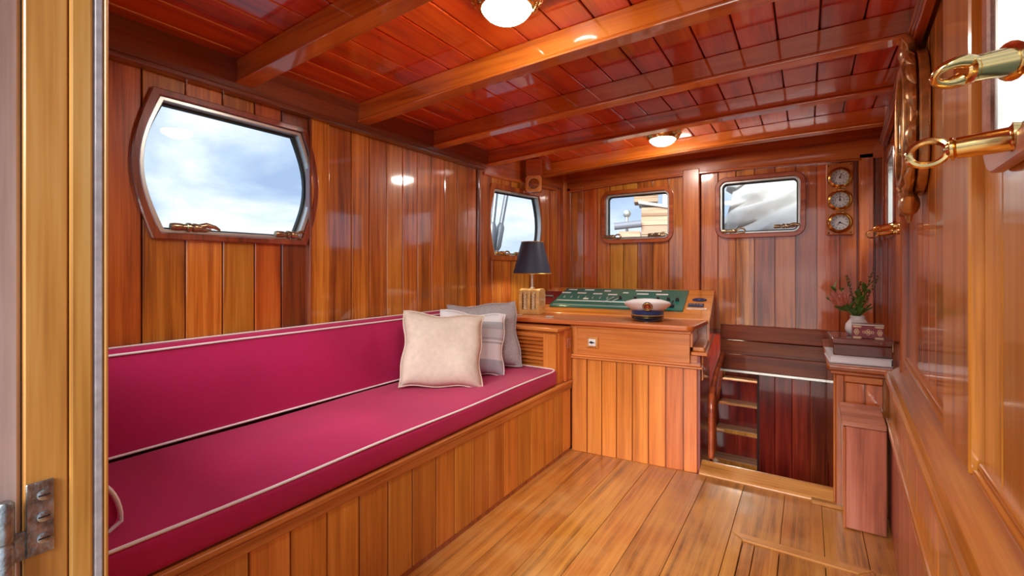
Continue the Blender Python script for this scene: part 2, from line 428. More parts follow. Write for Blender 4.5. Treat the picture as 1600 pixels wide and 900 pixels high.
# ------------------------------------------------------------------ frames of the room
FL = (-1.95, 0.0, math.pi/2)                                   # left wall: u = Y, v = outward
ANG_LF = math.atan2(1.02, 0.15)
FLF = (-1.95, 2.63, ANG_LF); LEN_LF = math.hypot(1.02, 0.15)   # forward-left wall
YF = 3.65
FF = (0.0, YF, 0.0)                                            # front wall: u = X, v = outward
K = 0.0577
FR = (0.42-YF*K, 0.0, -(math.pi/2+math.atan(K)))               # right wall: u = -s (s runs forward)
CF_ANG = math.atan2(0.081, 0.737)
CF = (-1.248, 2.622, CF_ANG)                                   # console face: u to the right, v forward
def wr(Y): return 0.42-(YF-Y)*K
def zb(x):                                                     # underside of the beams (cambered deck)
    t = (x+1.95)/2.3
    return 1.893 + 0.135*t - 0.070*t*t
BEAM = 0.098
def zc(x): return zb(x)+BEAM

# ------------------------------------------------------------------ latches
def screw_latch(parent, frame, u, v, z, du, style='eye', mat=brass_old, s=1.0, tilt=0.0):
    """swing-bolt window dog: block, shank, nut and an eye or fork lying along the sill"""
    g = MB()
    g.lathe([(0.012,-0.02),(0.014,-0.012),(0.014,0.012),(0.012,0.02)], n=14, axis='X')
    g.tube([(0.0,0,0),(0.05,0,0)], 0.0115, n=12)
    g.lathe([(0.015,0.030),(0.0175,0.033),(0.0175,0.043),(0.015,0.046)], n=14, axis='X')
    g.lathe([(0.0145,0.05),(0.017,0.055),(0.015,0.075),(0.011,0.080)], n=14, axis='X')
    if style == 'eye':
        loop = [(0.105+0.026*math.cos(a), 0.0, 0.016*math.sin(a)) for a in [2*math.pi*k/20 for k in range(20)]]
        g.tube(loop, 0.0062, n=8, closed=True)
    else:
        g.tube([(0.075,0,0.004),(0.10,0,0.012),(0.13,0,0.006),(0.148,0,-0.004)], [0.012,0.011,0.008,0.004], n=10)
        g.tube([(0.075,0,-0.004),(0.095,0,-0.008),(0.115,0,-0.004)], [0.010,0.008,0.004], n=10)
    M = Matrix.Translation((u, v, z)) @ Matrix.Rotation(0 if du > 0 else math.pi, 4, 'Z') @ Matrix.Rotation(tilt, 4, 'Z') @ Matrix.Scale(s, 4)
    g.xf(M)
    return obj('latch', g, mat, parent, smooth=True, frame=frame)

def window(name, frame, outl, label=None, frame_mat=darkZ, fw=0.045, depth=0.055, proud=0.016, reveal=steel):
    """outl(grow) gives the opening outline. wooden surround, metal sash, gasket, pane"""
    c = frame_matrix(frame) @ Vector((sum(p[0] for p in outl(0))/len(outl(0)), 0.0, min(p[1] for p in outl(0))))
    t = thing(name, c, kind='structure')
    obj('frame', MB().ring(outl(fw), outl(0.002), 'Y', -proud, 0.006), frame_mat, t, bevel=0.004, frame=frame)
    obj('sash', MB().ring(outl(0.001), outl(-0.012), 'Y', -0.004, depth), reveal, t, bevel=0.002, frame=frame)
    obj('gasket', MB().ring(outl(-0.0118), outl(-0.020), 'Y', depth-0.022, depth-0.004), gasket, t, frame=frame)
    obj('pane', MB().prism(outl(-0.014), 'Y', depth-0.016, depth-0.010), glass, t, frame=frame)
    return t

# ================================================================== FLOOR
floor = obj('floor', B((-2.0, -0.1, -0.06), (0.45, 2.72, -0.012)), seam); tag(floor, kind='structure')
fe = [-1.262, -1.088, -0.927, -0.771, -0.618, -0.462, -0.277]
for i in range(len(fe)-1):
    y1 = 2.62+0.11*(fe[i]+1.248)
    obj('plank', B((fe[i]+0.001, -0.08, -0.02), (fe[i+1]-0.001, 2.70, 0.0)), floorY, floor, bevel=0.001)
fe2 = [-0.277, -0.092, 0.062, 0.205, 0.40]
for i in range(4):
    obj('plank', B((fe2[i]+0.001, 2.190, -0.02), (fe2[i+1]-0.001, 2.70, 0.0)), floorY, floor, bevel=0.001)
obj('plank', B((0.217, -0.08, -0.02), (0.40, 2.186, 0.0)), floorY, floor, bevel=0.001)
obj('plank', B((-0.275, -0.08, -0.02), (0.215, 1.10, 0.0)), floorY, floor, bevel=0.001)
hatch = thing('floor_hatch', (-0.03, 1.65, 0), 'teak floor hatch with a mitred raised border on the cabin sole', 'hatch')
obj('border', MB().prism([(-0.275,2.188),(0.215,2.188),(0.165,2.138),(-0.225,2.138)], 'Z', -0.02, 0.006), floorX, hatch, bevel=0.002)
obj('border', MB().prism([(-0.275,1.102),(0.215,1.102),(0.165,1.152),(-0.225,1.152)], 'Z', -0.02, 0.006), floorX, hatch, bevel=0.002)
obj('border', MB().prism([(-0.275,1.104),(-0.275,2.186),(-0.227,2.138),(-0.227,1.152)], 'Z', -0.02, 0.004), floorY, hatch, bevel=0.002)
obj('border', MB().prism([(0.215,1.104),(0.215,2.186),(0.167,2.138),(0.167,1.152)], 'Z', -0.02, 0.004), floorY, hatch, bevel=0.002)
he = [-0.225, -0.180, -0.092, 0.062, 0.165]
for i in range(4):
    obj('plank', B((he[i]+0.0015, 1.154, -0.02), (he[i+1]-0.0015, 2.136, 0.001)), floorY, hatch, bevel=0.0015)
# raised sill at the head of the companionway
sill = thing('trim_1', (-0.18, 2.76, 0), kind='structure')
obj('board', MB().prism([(2.700,-0.02),(2.700,0.006),(2.716,0.020),(2.780,0.050),(2.795,0.050),(2.795,-0.1)], 'X', -0.505, 0.118), floorX, sill, bevel=0.002)
obj('nosing', B((0.02, 2.660, 0.0), (0.142, 2.700, 0.018)), floorX, sill, bevel=0.003)

# ================================================================== CEILING
ceil = thing('ceiling', (-0.8, 1.9, 2.0), kind='structure')
xs_c = lin(-2.0, 0.45, 18)
for i in range(18):
    a, b = xs_c[i]+0.0026, xs_c[i+1]-0.0026
    obj('plank', MB().prism([(a, zc(a)), (b, zc(b)), (b, zc(b)+0.02), (a, zc(a)+0.02)], 'Y', 0.12, 3.70), ceilY, ceil, bevel=0.003)
obj('backing', MB().prism([(-2.05, zc(-2.05)+0.021), (-0.8, zc(-0.8)+0.021), (0.5, zc(0.5)+0.021), (0.5, zc(0.5)+0.06), (-0.8, zc(-0.8)+0.06), (-2.05, zc(-2.05)+0.06)], 'Y', 0.10, 3.72), seam, ceil)
def arc(x0, x1, f, n=16): return [(x, f(x)) for x in lin(x0, x1, n)]
BEAMS = [0.36, 0.93, 1.52, 2.08, 2.65, 3.26]
for y in BEAMS:
    x0, x1 = (-1.935, wr(y)-0.02)
    if y > 2.63: x0 = -1.95+0.147*(y-2.63)+0.01
    bm_ = MB().prism(arc(x0, x1, lambda x: zb(x)+0.014) + arc(x1, x0, lambda x: zc(x)), 'Y', y+0.006, y+0.066)
    bo = obj('beam', bm_, beamX, ceil, bevel=0.003)
    obj('bead', MB().prism(arc(x0, x1, zb) + arc(x1, x0, lambda x: zb(x)+0.013), 'Y', y, y+0.072), beamX, bo, bevel=0.004, seg=2)

# ================================================================== LEFT WALL
wl = obj('wall_left', B((0.15, 0.019, -0.02), (2.66, 0.066, 2.06)), darkZ, frame=FL); tag(wl, kind='structure')
ledges = [0.215, 0.34, 0.49, 0.633, 0.766, 0.895, 1.02, 1.137, 1.27]
mats = [darkZ, darkZ, redZ, wallZ, wallZ, wallZ, redZ, darkZ]
pl = planks(wl, FL, ledges, 0.40, 1.85, mats)
ledges2 = [1.375, 1.509, 1.622, 1.741, 1.86, 1.979, 2.1, 2.225, 2.354, 2.46, 2.557]
pl2 = planks(wl, FL, ledges2, 0.40, 1.85, wallZ, v0=0.004)
obj('stile', B((1.272, -0.012, 0.40), (1.372, 0.018, 1.87)), wallZ, wl, bevel=0.004, frame=FL)
obj('stile', B((1.262, -0.018, 0.40), (1.275, 0.018, 1.87)), darkZ, wl, bevel=0.003, frame=FL)
obj('stile', B((2.56, -0.004, 0.40), (2.60, 0.018, 1.86)), darkZ, wl, bevel=0.003, frame=FL)
out1 = lambda g: barrel(0.955, 0.270, 0.060, 1.280, 1.768, g)
cut([wl]+[p for p in pl if hits(p, FL, 0.6, 1.32)], MB().prism(out1(0.004), 'Y', -0.1, 0.2), FL)
w1 = window('window_1', FL, out1, fw=0.026)
screw_latch(w1, FL, 0.735, -0.006, 1.303, 1, 'fork')
screw_latch(w1, FL, 1.125, -0.006, 1.300, 1, 'eye')
# beam shelf and its bead
t2 = obj('trim_2', B((0.15, -0.028, 1.866), (2.64, 0.018, 2.03)), darkY, frame=FL, bevel=0.003); tag(t2, kind='structure')
obj('bead', B((0.15, -0.045, 1.846), (2.60, 0.016, 1.868)), darkY, t2, bevel=0.007, seg=3, frame=FL)

# forward-left wall
wlf = obj('wall_left_front', B((0.0, 0.019, -0.02), (LEN_LF, 0.066, 2.06)), darkZ, frame=FLF); tag(wlf, kind='structure')
lf = [0.0, 0.09, 0.2, 0.31, 0.42, 0.53, 0.64, 0.75, 0.80, 0.85, 0.91, 0.97, LEN_LF-0.005]
plf = planks(wlf, FLF, lf, 0.40, 1.86, [trimZ, wallZ, wallZ, goldZ, goldZ, wallZ, wallZ, wallZ, redZ, wallZ, redZ, redZ])
out2 = lambda g: barrel(0.375, 0.262, 0.046, 1.245, 1.735, g)
cut([wlf]+[p for p in plf if hits(p, FLF, 0.03, 0.72)], MB().prism(out2(0.004), 'Y', -0.1, 0.2), FLF)
w2 = window('window_2', FLF, out2, frame_mat=trimZ, fw=0.038)
screw_latch(w2, FLF, 0.15, -0.004, 1.262, 1, 'eye', brass)
screw_latch(w2, FLF, 0.36, -0.004, 1.262, 1, 'fork', brass)
obj('stile', B((-0.045, -0.018, 0.42), (0.058, 0.018, 1.89)), trimZ, wlf, bevel=0.005, frame=FLF)
obj('stile', B((0.80, -0.014, 0.40), (0.835, 0.017, 1.80)), redZ, wlf, bevel=0.004, frame=FLF)
obj('stile', B((0.955, -0.04, 0.40), (LEN_LF, 0.017, 1.98)), redZ, wlf, bevel=0.005, frame=FLF)
t3 = obj('trim_3', B((-0.02, -0.02, 1.836), (LEN_LF, 0.018, 2.03)), trimX, frame=FLF, bevel=0.003); tag(t3, kind='structure')
obj('bead', B((-0.02, -0.034, 1.815), (0.86, 0.016, 1.838)), trimX, t3, bevel=0.006, seg=3, frame=FLF)

# ================================================================== FRONT WALL
wf = obj('wall_front', B((-1.86, 0.019, 0.66), (0.50, 0.066, 2.08)), darkZ, frame=FF); tag(wf, kind='structure')
fedg = [-1.84, -1.737, -1.621, -1.497, -1.383, -1.268, -1.15, -1.027, -0.903, -0.792]
def hdr(x):
    t = (x+1.78)/2.1
    return 1.820 + 0.165*t - 0.142*t*t
pf = planks(wf, FF, fedg, 0.70, lambda u: hdr(u)+0.02, [wallZ, wallZ, redZ, wallZ, goldZ, goldZ, wallZ, wallZ, wallZ])
fedg2 = [-0.668, -0.548, -0.428, -0.309, -0.183, -0.059, 0.057, 0.182, 0.275, 0.36, 0.44]
pf2 = planks(wf, FF, fedg2, 0.70, lambda u: hdr(u)+0.02, [redZ, wallZ, wallZ, redZ, redZ, redZ, redZ, redZ, redZ, redZ])
o3 = lambda g: rrect(-1.420, -0.900, 1.388, 1.760, 0.045, g)
o4 = lambda g: rrect(-0.532, -0.036, 1.400, 1.778, 0.045, g)
cut([wf]+[p for p in pf if hits(p, FF, -1.43, -0.89)], MB().prism(o3(0.004), 'Y', -0.1, 0.2), FF)
cut([wf]+[p for p in pf2 if hits(p, FF, -0.54, -0.03)], MB().prism(o4(0.004), 'Y', -0.1, 0.2), FF)
w3 = window('window_3', FF, o3, frame_mat=trimX, fw=0.034, proud=0.02)
screw_latch(w3, FF, -1.415, -0.012, 1.412, 1, 'eye', brass_old)
screw_latch(w3, FF, -1.04, -0.012, 1.415, 1, 'fork', brass_old)
w4 = window('window_4', FF, o4, frame_mat=redX, fw=0.034, proud=0.02)
screw_latch(w4, FF, -0.50, -0.012, 1.420, 1, 'eye', brass_old)
screw_latch(w4, FF, -0.17, -0.012, 1.440, 1, 'fork', brass_old)
t4 = thing('trim_4', (-0.73, YF, 0.7), kind='structure')
obj('header', MB().prism(arc(-1.80, 0.43, hdr) + arc(0.43, -1.80, lambda x: zc(x)-0.001), 'Y', YF-0.030, YF), trimX, t4, bevel=0.004)
obj('bead', MB().prism(arc(-1.76, 0.29, lambda x: hdr(x)-0.012) + arc(0.29, -1.76, lambda x: hdr(x)+0.002), 'Y', YF-0.036, YF), trimX, t4, bevel=0.004)
for a, b, m, p in ((-0.792, -0.672, consZ, 0.040), (-1.80, -1.733, trimZ, 0.030), (0.280, 0.355, redZ, 0.030), (0.395, 0.425, redZ, 0.045)):
    obj('post', B((a, YF-p, 0.70), (b, YF+0.002, hdr(max(-1.78, min(0.3, (a+b)/2)))+0.03 if a < 0.39 else zc(0.41)-0.004)), m, t4, bevel=0.005)
# skirting and fascia over the companionway
t5 = thing('trim_5', (-0.15, YF, 0.41), kind='structure')
obj('skirting', B((-0.53, YF-0.022, 0.632), (0.30, YF+0.002, 0.742)), darkX, t5, bevel=0.006, seg=2)
obj('fascia', B((-0.53, YF-0.014, 0.530), (0.30, YF+0.02, 0.628)), darkX, t5, bevel=0.002)
obj('fascia', B((-0.53, YF-0.014, 0.416), (0.30, YF+0.02, 0.528)), darkX, t5, bevel=0.002)
obj('metal_edge', B((-0.53, YF-0.018, 0.400), (0.30, YF+0.024, 0.415)), steel, t5)

# ================================================================== RIGHT WALL
wrr = obj('wall_right', B((-3.70, 0.024, 0.0), (-0.10, 0.075, 2.08)), darkZ, frame=FR); tag(wrr, kind='structure')
redg = [-3.66, -3.54, -3.42, -3.30, -3.18, -3.06, -2.94, -2.83]
pr1 = planks(wrr, FR, redg, 0.70, 1.95, redZ, v0=0.004, v1=0.022)
pr2 = planks(wrr, FR, [-2.52, -2.38, -2.24, -2.10, -1.96, -1.82, -1.68, -1.54], 0.74, 1.90, [wallZ, wallZ], v0=0.008, v1=0.023)
pr3 = planks(wrr, FR, [-1.235, -1.11, -0.99, -0.87, -0.75, -0.63, -0.51, -0.39, -0.27, -0.15], 0.74, 1.95, [goldZ, goldZ], v0=0.008, v1=0.023)
o5 = lambda g: rrect(-1.10, -0.52, 1.35, 1.79, 0.03, g)
o6 = lambda g: rrect(-3.50, -2.98, 1.36, 1.78, 0.04, g)
cut([wrr]+[p for p in pr3 if hits(p, FR, -1.11, -0.51)], MB().prism(o5(0.004), 'Y', -0.1, 0.2), FR)
cut([wrr]+[p for p in pr1 if hits(p, FR, -3.51, -2.97)], MB().prism(o6(0.004), 'Y', -0.1, 0.2), FR)
w5 = window('window_5', FR, o5, frame_mat=pinkX, fw=0.042, proud=0.012)
w6 = window('window_6', FR, o6, frame_mat=redX, fw=0.040)
obj('stile', B((-1.525, -0.014, 0.745), (-1.235, 0.022, 1.97)), goldZ, wrr, bevel=0.004, frame=FR)
obj('stile', B((-1.548, -0.006, 0.745), (-1.526, 0.022, 1.97)), goldZ, wrr, bevel=0.004, frame=FR, seg=2)
obj('stile', B((-2.83, -0.014, 0.70), (-2.53, 0.022, 1.97)), wallZ, wrr, bevel=0.006, frame=FR)
obj('stile', B((-2.545, -0.020, 0.70), (-2.52, 0.022, 1.93)), trimZ, wrr, bevel=0.005, frame=FR)
# sill mouldings under the two panels
for a, b in ((-2.52, -1.55), (-1.23, -0.20)):
    obj('moulding', B((a, -0.010, 0.745), (b, 0.020, 0.760)), railU, wrr, bevel=0.005, seg=2, frame=FR)
    obj('moulding', B((a, -0.002, 0.760), (b, 0.020, 0.774)), railU, wrr, bevel=0.004, seg=2, frame=FR)
# sloping ledge, nosing, wainscot
obj('ledge', MB().prism([(-0.052,0.675),(0.022,0.744),(0.022,0.70),(-0.04,0.655)], 'X', -2.66, -0.15), railU, wrr, frame=FR, bevel=0.002)
obj('nosing', MB().prism([(-0.066,0.655),(-0.066,0.676),(-0.056,0.684),(-0.040,0.686),(-0.030,0.66),(-0.034,0.648)], 'X', -2.67, -0.15), railU, wrr, frame=FR, bevel=0.003)
planks(wrr, FR, [-2.66, -2.52, -2.40, -2.28, -2.16, -2.04, -1.92, -1.80, -1.68, -1.56, -1.44, -1.32, -1.20, -1.08, -0.96, -0.84, -0.72, -0.6, -0.45, -0.3, -0.15], 0.47, 0.655, goldZ, v0=-0.047, v1=0.022)
planks(wrr, FR, [-2.66, -2.24, -1.82, -1.40, -0.98, -0.56, -0.15], 0.0, 0.452, pinkZ, v0=-0.050, v1=0.022, name='panel')
obj('bead', B((-2.66, -0.062, 0.450), (-0.15, 0.02, 0.472)), railU, wrr, bevel=0.006, seg=2, frame=FR)
t6 = obj('trim_6', B((-3.66, -0.030, 1.935), (-0.12, 0.024, 2.065)), redX, frame=FR, bevel=0.004); tag(t6, kind='structure')
for v, z in ((-0.040, 1.931), (-0.034, 1.918), (-0.028, 1.906)):
    obj('bead', B((-3.64, v, z), (-0.12, 0.0, z+0.011)), redX, t6, bevel=0.0045, seg=2, frame=FR)
# window dogs sticking out from the right wall
def big_dog(parent, base, tip, r, style, mat):
    g = MB(); b, t = Vector(base), Vector(tip); L_ = (t-b).length; k = L_
    g.lathe([(r*1.25,0),(r*1.45,0.01),(r*1.5,k*0.08),(r*1.2,k*0.10),(r*1.08,k*0.12),(r*1.02,k*0.40),(r*1.0,k*0.56),(r*0.8,k*0.575),(r*1.1,k*0.59),(r*1.1,k*0.62),(r*0.72,k*0.635),(r*0.6,k*0.66)], n=18, axis='X')
    if style == 'eye':
        c = k*0.83; a_, b_ = k*0.19, r*1.18
        g.tube([(c+a_*math.cos(x), 0, b_*math.sin(x)) for x in [2*math.pi*i/26 for i in range(26)]], r*0.34, n=8, closed=True)
    elif style == 'slot':
        c = k*0.76; a_, b_ = k*0.235, r*0.62
        g.tube([(c+a_*math.cos(x), r*0.5*math.sin(x), b_*math.sin(x)) for x in [2*math.pi*i/26 for i in range(26)]], [r*(0.46-0.16*math.cos(2*math.pi*i/26)) for i in range(26)], n=10, closed=True)
    else:
        g.tube([(k*0.5,0,0),(k*0.62,0,r*0.35),(k*0.78,0,r*0.30),(k*0.92,0,-r*0.10),(k,0,-r*0.45)], [r*0.9,r*0.75,r*0.6,r*0.42,r*0.2], n=12)
        g.tube([(k*0.5,0,-r*0.3),(k*0.62,0,-r*0.75),(k*0.80,0,-r*0.85),(k*0.96,0,-r*0.55)], [r*0.6,r*0.5,r*0.42,r*0.25], n=12)
    q = (t-b).to_track_quat('X', 'Z').to_matrix().to_4x4()
    g.xf(Matrix.Translation(b) @ q)
    return obj('latch', g, mat, parent, smooth=True)

# ================================================================== AFT BULKHEAD, DOOR FRAME AND DOOR
wa = thing('wall_aft', (-1.35, 0.18, 0), kind='structure')
pa = obj('panelling', B((-2.0, 0.135, -0.02), (-0.78, 0.185, 2.12)), darkZ, wa)
FA = (0.0, 0.185, math.pi)                                     # aft bulkhead: u = -X, v = outward
o7 = lambda g: rrect(0.90, 1.80, 1.00, 1.78, 0.05, g)
cut([pa], MB().prism(o7(0.004), 'Y', -0.1, 0.2), FA)
w7 = window('window_added', FA, o7, frame_mat=darkZ, fw=0.034, depth=0.045, proud=0.012)  # unseen window, added to bring daylight onto the near end of the seat
obj('panelling', B((0.30, 0.135, -0.02), (0.50, 0.185, 2.12)), darkZ, wa)
obj('lintel', B((-0.80, 0.12, 1.93), (0.31, 0.20, 2.12)), trimX, wa, bevel=0.004)
d1 = thing('door_1', (-0.76, 0.16, 0), kind='structure')
obj('jamb', B((-0.84, 0.1335, -0.02), (-0.750, 0.1705, 1.93)), jambZ, d1, bevel=0.0015)
obj('jamb', B((-0.84, 0.1715, -0.02), (-0.748, 0.1935, 1.93)), jambZ, d1, bevel=0.003, seg=2)
obj('weatherstrip', B((-0.84, 0.194, -0.02), (-0.749, 0.2035, 1.93)), greystrip, d1, bevel=0.002)
obj('jamb', B((-0.84, 0.204, -0.02), (-0.749, 0.2085, 1.93)), jambZ, d1, bevel=0.0015)
obj('jamb', B((0.222, 0.10, -0.02), (0.31, 0.20, 1.93)), jambZ, d1, bevel=0.003)
hg = obj('hinge', MB().box((-0.7498, 0.1345, 0.818), (-0.7465, 0.1580, 0.902)).box((-0.752, 0.118, 0.818), (-0.7465, 0.1345, 0.850)), bronze, d1, bevel=0.001)
for z in (0.836, 0.861, 0.886):
    g = MB().lathe([(0.0062,0),(0.0060,0.0012),(0.0045,0.0018),(0.0003,0.0018)], c=(-0.7465, 0.149, z), n=14, axis='X')
    g.box((-0.7449, 0.1441, z-0.0008), (-0.7443, 0.1539, z+0.0008), mi=1)
    obj('screw', g, [bronze, blackm], hg, smooth=True)
obj('barrel', MB().lathe([(0.006,0.760),(0.0085,0.763),(0.0085,0.842),(0.0072,0.844),(0.0072,0.846),(0.0088,0.848),(0.0088,0.888),(0.006,0.892)], c=(-0.742, 0.1165, 0), n=16), bronze, hg, smooth=True)
leaf_door = obj('door_leaf', B((-0.805, -0.62, 0.02), (-0.756, 0.1325, 1.92)), leafZ, d1, bevel=0.004)
obj('glazing', B((-0.7555, -0.50, 0.95), (-0.752, 0.02, 1.80)), glass, leaf_door)

# ================================================================== BENCH
bench = thing('bench', (-1.6, 1.4, 0), 'long built-in teak bench with vertical plank front under the crimson cushions', 'bench')
be = [0.21, 0.30, 0.41, 0.523, 0.639, 0.756, 0.875, 0.996, 1.12, 1.239, 1.37, 1.485, 1.604, 1.73, 1.859, 1.99, 2.12, 2.248, 2.387, 2.505, 2.61]
FB = (-1.248, 0.0, math.pi/2)
planks(bench, FB, be, 0.022, 0.395, benchZ, v0=0.0, v1=0.016)
obj('carcass', B((-1.925, 0.215, 0.0), (-1.265, 2.60, 0.43)), darkZ, bench)
obj('rail', B((-1.270, 0.21, 0.393), (-1.243, 2.615, 0.428)), benchY, bench, bevel=0.003)
obj('rail', B((-1.300, 0.21, 0.428), (-1.236, 2.618, 0.449)), benchY, bench, bevel=0.006, seg=3)
obj('plinth', B((-1.266, 0.21, 0.0), (-1.252, 2.605, 0.022)), darkZ, bench)

def cushion_mesh(x0, x1, y0, y1, z0, z1, r, nx=14, ny=44, wave=0.004):
    """a rounded slab with a softly uneven top"""
    g = MB()
    def rr(t, n): return -math.cos(math.pi*t/n)
    rng = random.Random(3)
    def h(x, y): return wave*(math.sin(x*9+y*3.1)*0.5+math.sin(y*7.7-x*5)*0.5)
    m = bmesh.new()
    bmesh.ops.create_cube(m, size=1.0)
    for v in m.verts:
        v.co.x = x0+(v.co.x+0.5)*(x1-x0); v.co.y = y0+(v.co.y+0.5)*(y1-y0); v.co.z = z0+(v.co.z+0.5)*(z1-z0)
    bmesh.ops.bevel(m, geom=list(m.edges), offset=r, segments=4, profile=0.5, affect='EDGES')
    for k in range(1, ny):
        y = y0+(y1-y0)*k/ny
        bmesh.ops.bisect_plane(m, geom=list(m.verts)+list(m.edges)+list(m.faces), plane_co=(0, y, 0), plane_no=(0, 1, 0))
    for k in range(1, nx):
        x = x0+(x1-x0)*k/nx
        bmesh.ops.bisect_plane(m, geom=list(m.verts)+list(m.edges)+list(m.faces), plane_co=(x, 0, 0), plane_no=(1, 0, 0))
    for v in m.verts:
        if v.co.z > z1-0.5*r: v.co.z += h(v.co.x, v.co.y)
    m.verts.index_update()
    g.add([tuple(v.co) for v in m.verts], [[v.index for v in f.verts] for f in m.faces])
    m.free()
    return g
SZ = 0.545
seat = obj('seat_cushion', cushion_mesh(-1.835, -1.244, 0.215, 2.425, 0.450, SZ, 0.022), fabric, smooth=True, sharp=60)
tag(seat, 'long crimson seat cushion with white piping lying on the bench', 'cushion')
pp = [(-1.250, 0.22, SZ-0.004)] + [(-1.250, y, SZ-0.004+0.002*math.sin(y*7)) for y in lin(0.3, 2.36, 30)] + [(-1.252, 2.39, SZ-0.003), (-1.262, 2.410, SZ-0.002), (-1.285, 2.419, SZ-0.001), (-1.45, 2.420, SZ), (-1.80, 2.420, SZ)]
obj('piping', MB().tube(pp, 0.0045, n=8), piping, seat, smooth=True)

def back_section(y, k=1.0):
    return [(-1.822, y, 0.556), (-1.838, y, 0.70), (-1.856, y, 0.868*k), (-1.866, y, 0.880*k), (-1.90, y, 0.886*k), (-1.926, y, 0.884*k), (-1.928, y, 0.556)]
g = MB(); ys = [0.215] + lin(0.24, 2.48, 36) + [2.515, 2.54, 2.555, 2.56]
secs = []
for i, y in enumerate(ys):
    k = 1.0 if y < 2.5 else (0.994 if y < 2.52 else 0.975 if y < 2.545 else 0.945 if y < 2.558 else 0.90)
    wob = 0.0035*math.sin(y*5.3)+0.0025*math.sin(y*11+1)
    s_ = [(x+wob*(1 if j in (1, 2, 3) else 0), yy, z) for j, (x, yy, z) in enumerate(back_section(y, k))]
    secs.append(s_)
n_ = 7
for s_ in secs: g.v += s_
for i in range(len(secs)-1):
    for j in range(n_):
        g.f.append((i*n_+j, i*n_+(j+1) % n_, (i+1)*n_+(j+1) % n_, (i+1)*n_+j)); g.mi.append(0)
g.f += [tuple(range(n_)), tuple(range((len(secs)-1)*n_, len(secs)*n_))]; g.mi += [0, 0]
backc = obj('back_cushion', g, fabric, smooth=True, sharp=50)
tag(backc, 'long crimson backrest cushion with white piping against the left planked wall', 'cushion')
obj('piping', MB().tube([(s_[2][0]+0.001, s_[2][1], s_[2][2]+0.004) for s_ in secs], 0.0042, n=8), piping, backc, smooth=True)
obj('piping', MB().tube([(-1.819, y, 0.5575) for y in lin(0.22, 2.54, 30)], 0.0042, n=8), piping, backc, smooth=True)
obj('piping', MB().tube([(s_[5][0]+0.004, s_[5][1], s_[5][2]+0.002) for s_ in secs], 0.0038, n=8), piping, backc, smooth=True)

# end bolster
g = MB()
pr = [(0.214, 0.549), (0.370, 0.549)] + [(0.226+0.168*math.cos(q)**0.8, 0.565+0.150*math.sin(q)) for q in [rad(88)*i/14 for i in range(15)]] + [(0.214, 0.715)]
g.prism(pr, 'X', -1.80, -1.335)
bol = obj('bolster', g, fabric, bevel=0.015, seg=3, smooth=True); tag(bol, 'small crimson end bolster with white piping by the door post', 'bolster')
obj('piping', MB().tube([(-1.333, y, z) for y, z in pr[1:-1]], 0.0045, n=8), piping, bol, smooth=True)

# throw pillows
def pillow(name, label, c, size, thick, yaw, lean, roll, mat, cat='pillow', pip=None, seed=1):
    n = 22; rng = random.Random(seed); g = MB(); g.uv = []
    ph = [rng.uniform(0, 6.28) for _ in range(6)]
    def pos(a, b, sgn):
        x = size[0]/2*a*(1-0.075*(1-b*b)**1.0 + 0.0)
        z = size[1]/2*b*(1-0.075*(1-a*a)**1.0)
        e = max(0.0, (1-a**4)*(1-b**4))
        y = sgn*thick/2*e**0.6
        edge = max(abs(a), abs(b))
        y += sgn*0.006*math.sin(a*7+b*4+ph[0])*e*edge + 0.008*math.sin(3*a+ph[1])*math.sin(3*b+ph[2])*e
        x += 0.006*math.sin(6*b+ph[3])*abs(a)**6; z += 0.007*math.sin(5*a+ph[4])*abs(b)**6
        return (x, y, z)
    idx = {}
    for side, sgn in ((0, -1), (1, 1)):
        for i in range(n+1):
            for j in range(n+1):
                a, b = -1+2*i/n, -1+2*j/n
                bd = i in (0, n) or j in (0, n)
                if bd and side == 1: idx[(1, i, j)] = idx[(0, i, j)]; continue
                idx[(side, i, j)] = len(g.v); g.v.append(pos(a, b, sgn)); g.uv.append((i/n, j/n))
        for i in range(n):
            for j in range(n):
                q = (idx[(side,i,j)], idx[(side,i+1,j)], idx[(side,i+1,j+1)], idx[(side,i,j+1)])
                g.f.append(q if sgn < 0 else q[::-1]); g.mi.append(0)
    M = Matrix.Translation(c) @ Matrix.Rotation(yaw, 4, 'Z') @ Matrix.Rotation(lean, 4, 'X') @ Matrix.Rotation(roll, 4, 'Y')
    loop = [pos(-1+2*i/n, -1, 1) for i in range(n)] + [pos(1, -1+2*i/n, 1) for i in range(n)] + [pos(1-2*i/n, 1, 1) for i in range(n)] + [pos(-1, 1-2*i/n, 1) for i in range(n)]
    g.xf(M); o = obj(name, g, mat, smooth=True, sharp=80); tag(o, label, cat, 'throw pillows on the bench')
    obj('piping', MB().tube([tuple(M @ Vector(p)) for p in loop], 0.0042, n=6, closed=True), pip or mat, o, smooth=True)
    return o
pillow('throw_pillow', 'large beige linen pillow in front of the striped and grey pillows', (-1.575, 1.775, 0.728), (0.42, 0.385), 0.13, rad(44), rad(-17), rad(4), beige, pip=beige, seed=2)
pillow('throw_pillow', 'white and pale grey striped pillow between the beige and grey pillows', (-1.598, 2.055, 0.722), (0.38, 0.36), 0.11, rad(48), rad(-15), rad(6), stripe_m, pip=piping, seed=5)
pillow('throw_pillow', 'mottled grey pillow at the louvred end of the bench, behind the striped pillow', (-1.640, 2.235, 0.740), (0.42, 0.40), 0.11, rad(42), rad(-15), rad(-4), greyf, pip=greyf, seed=8)

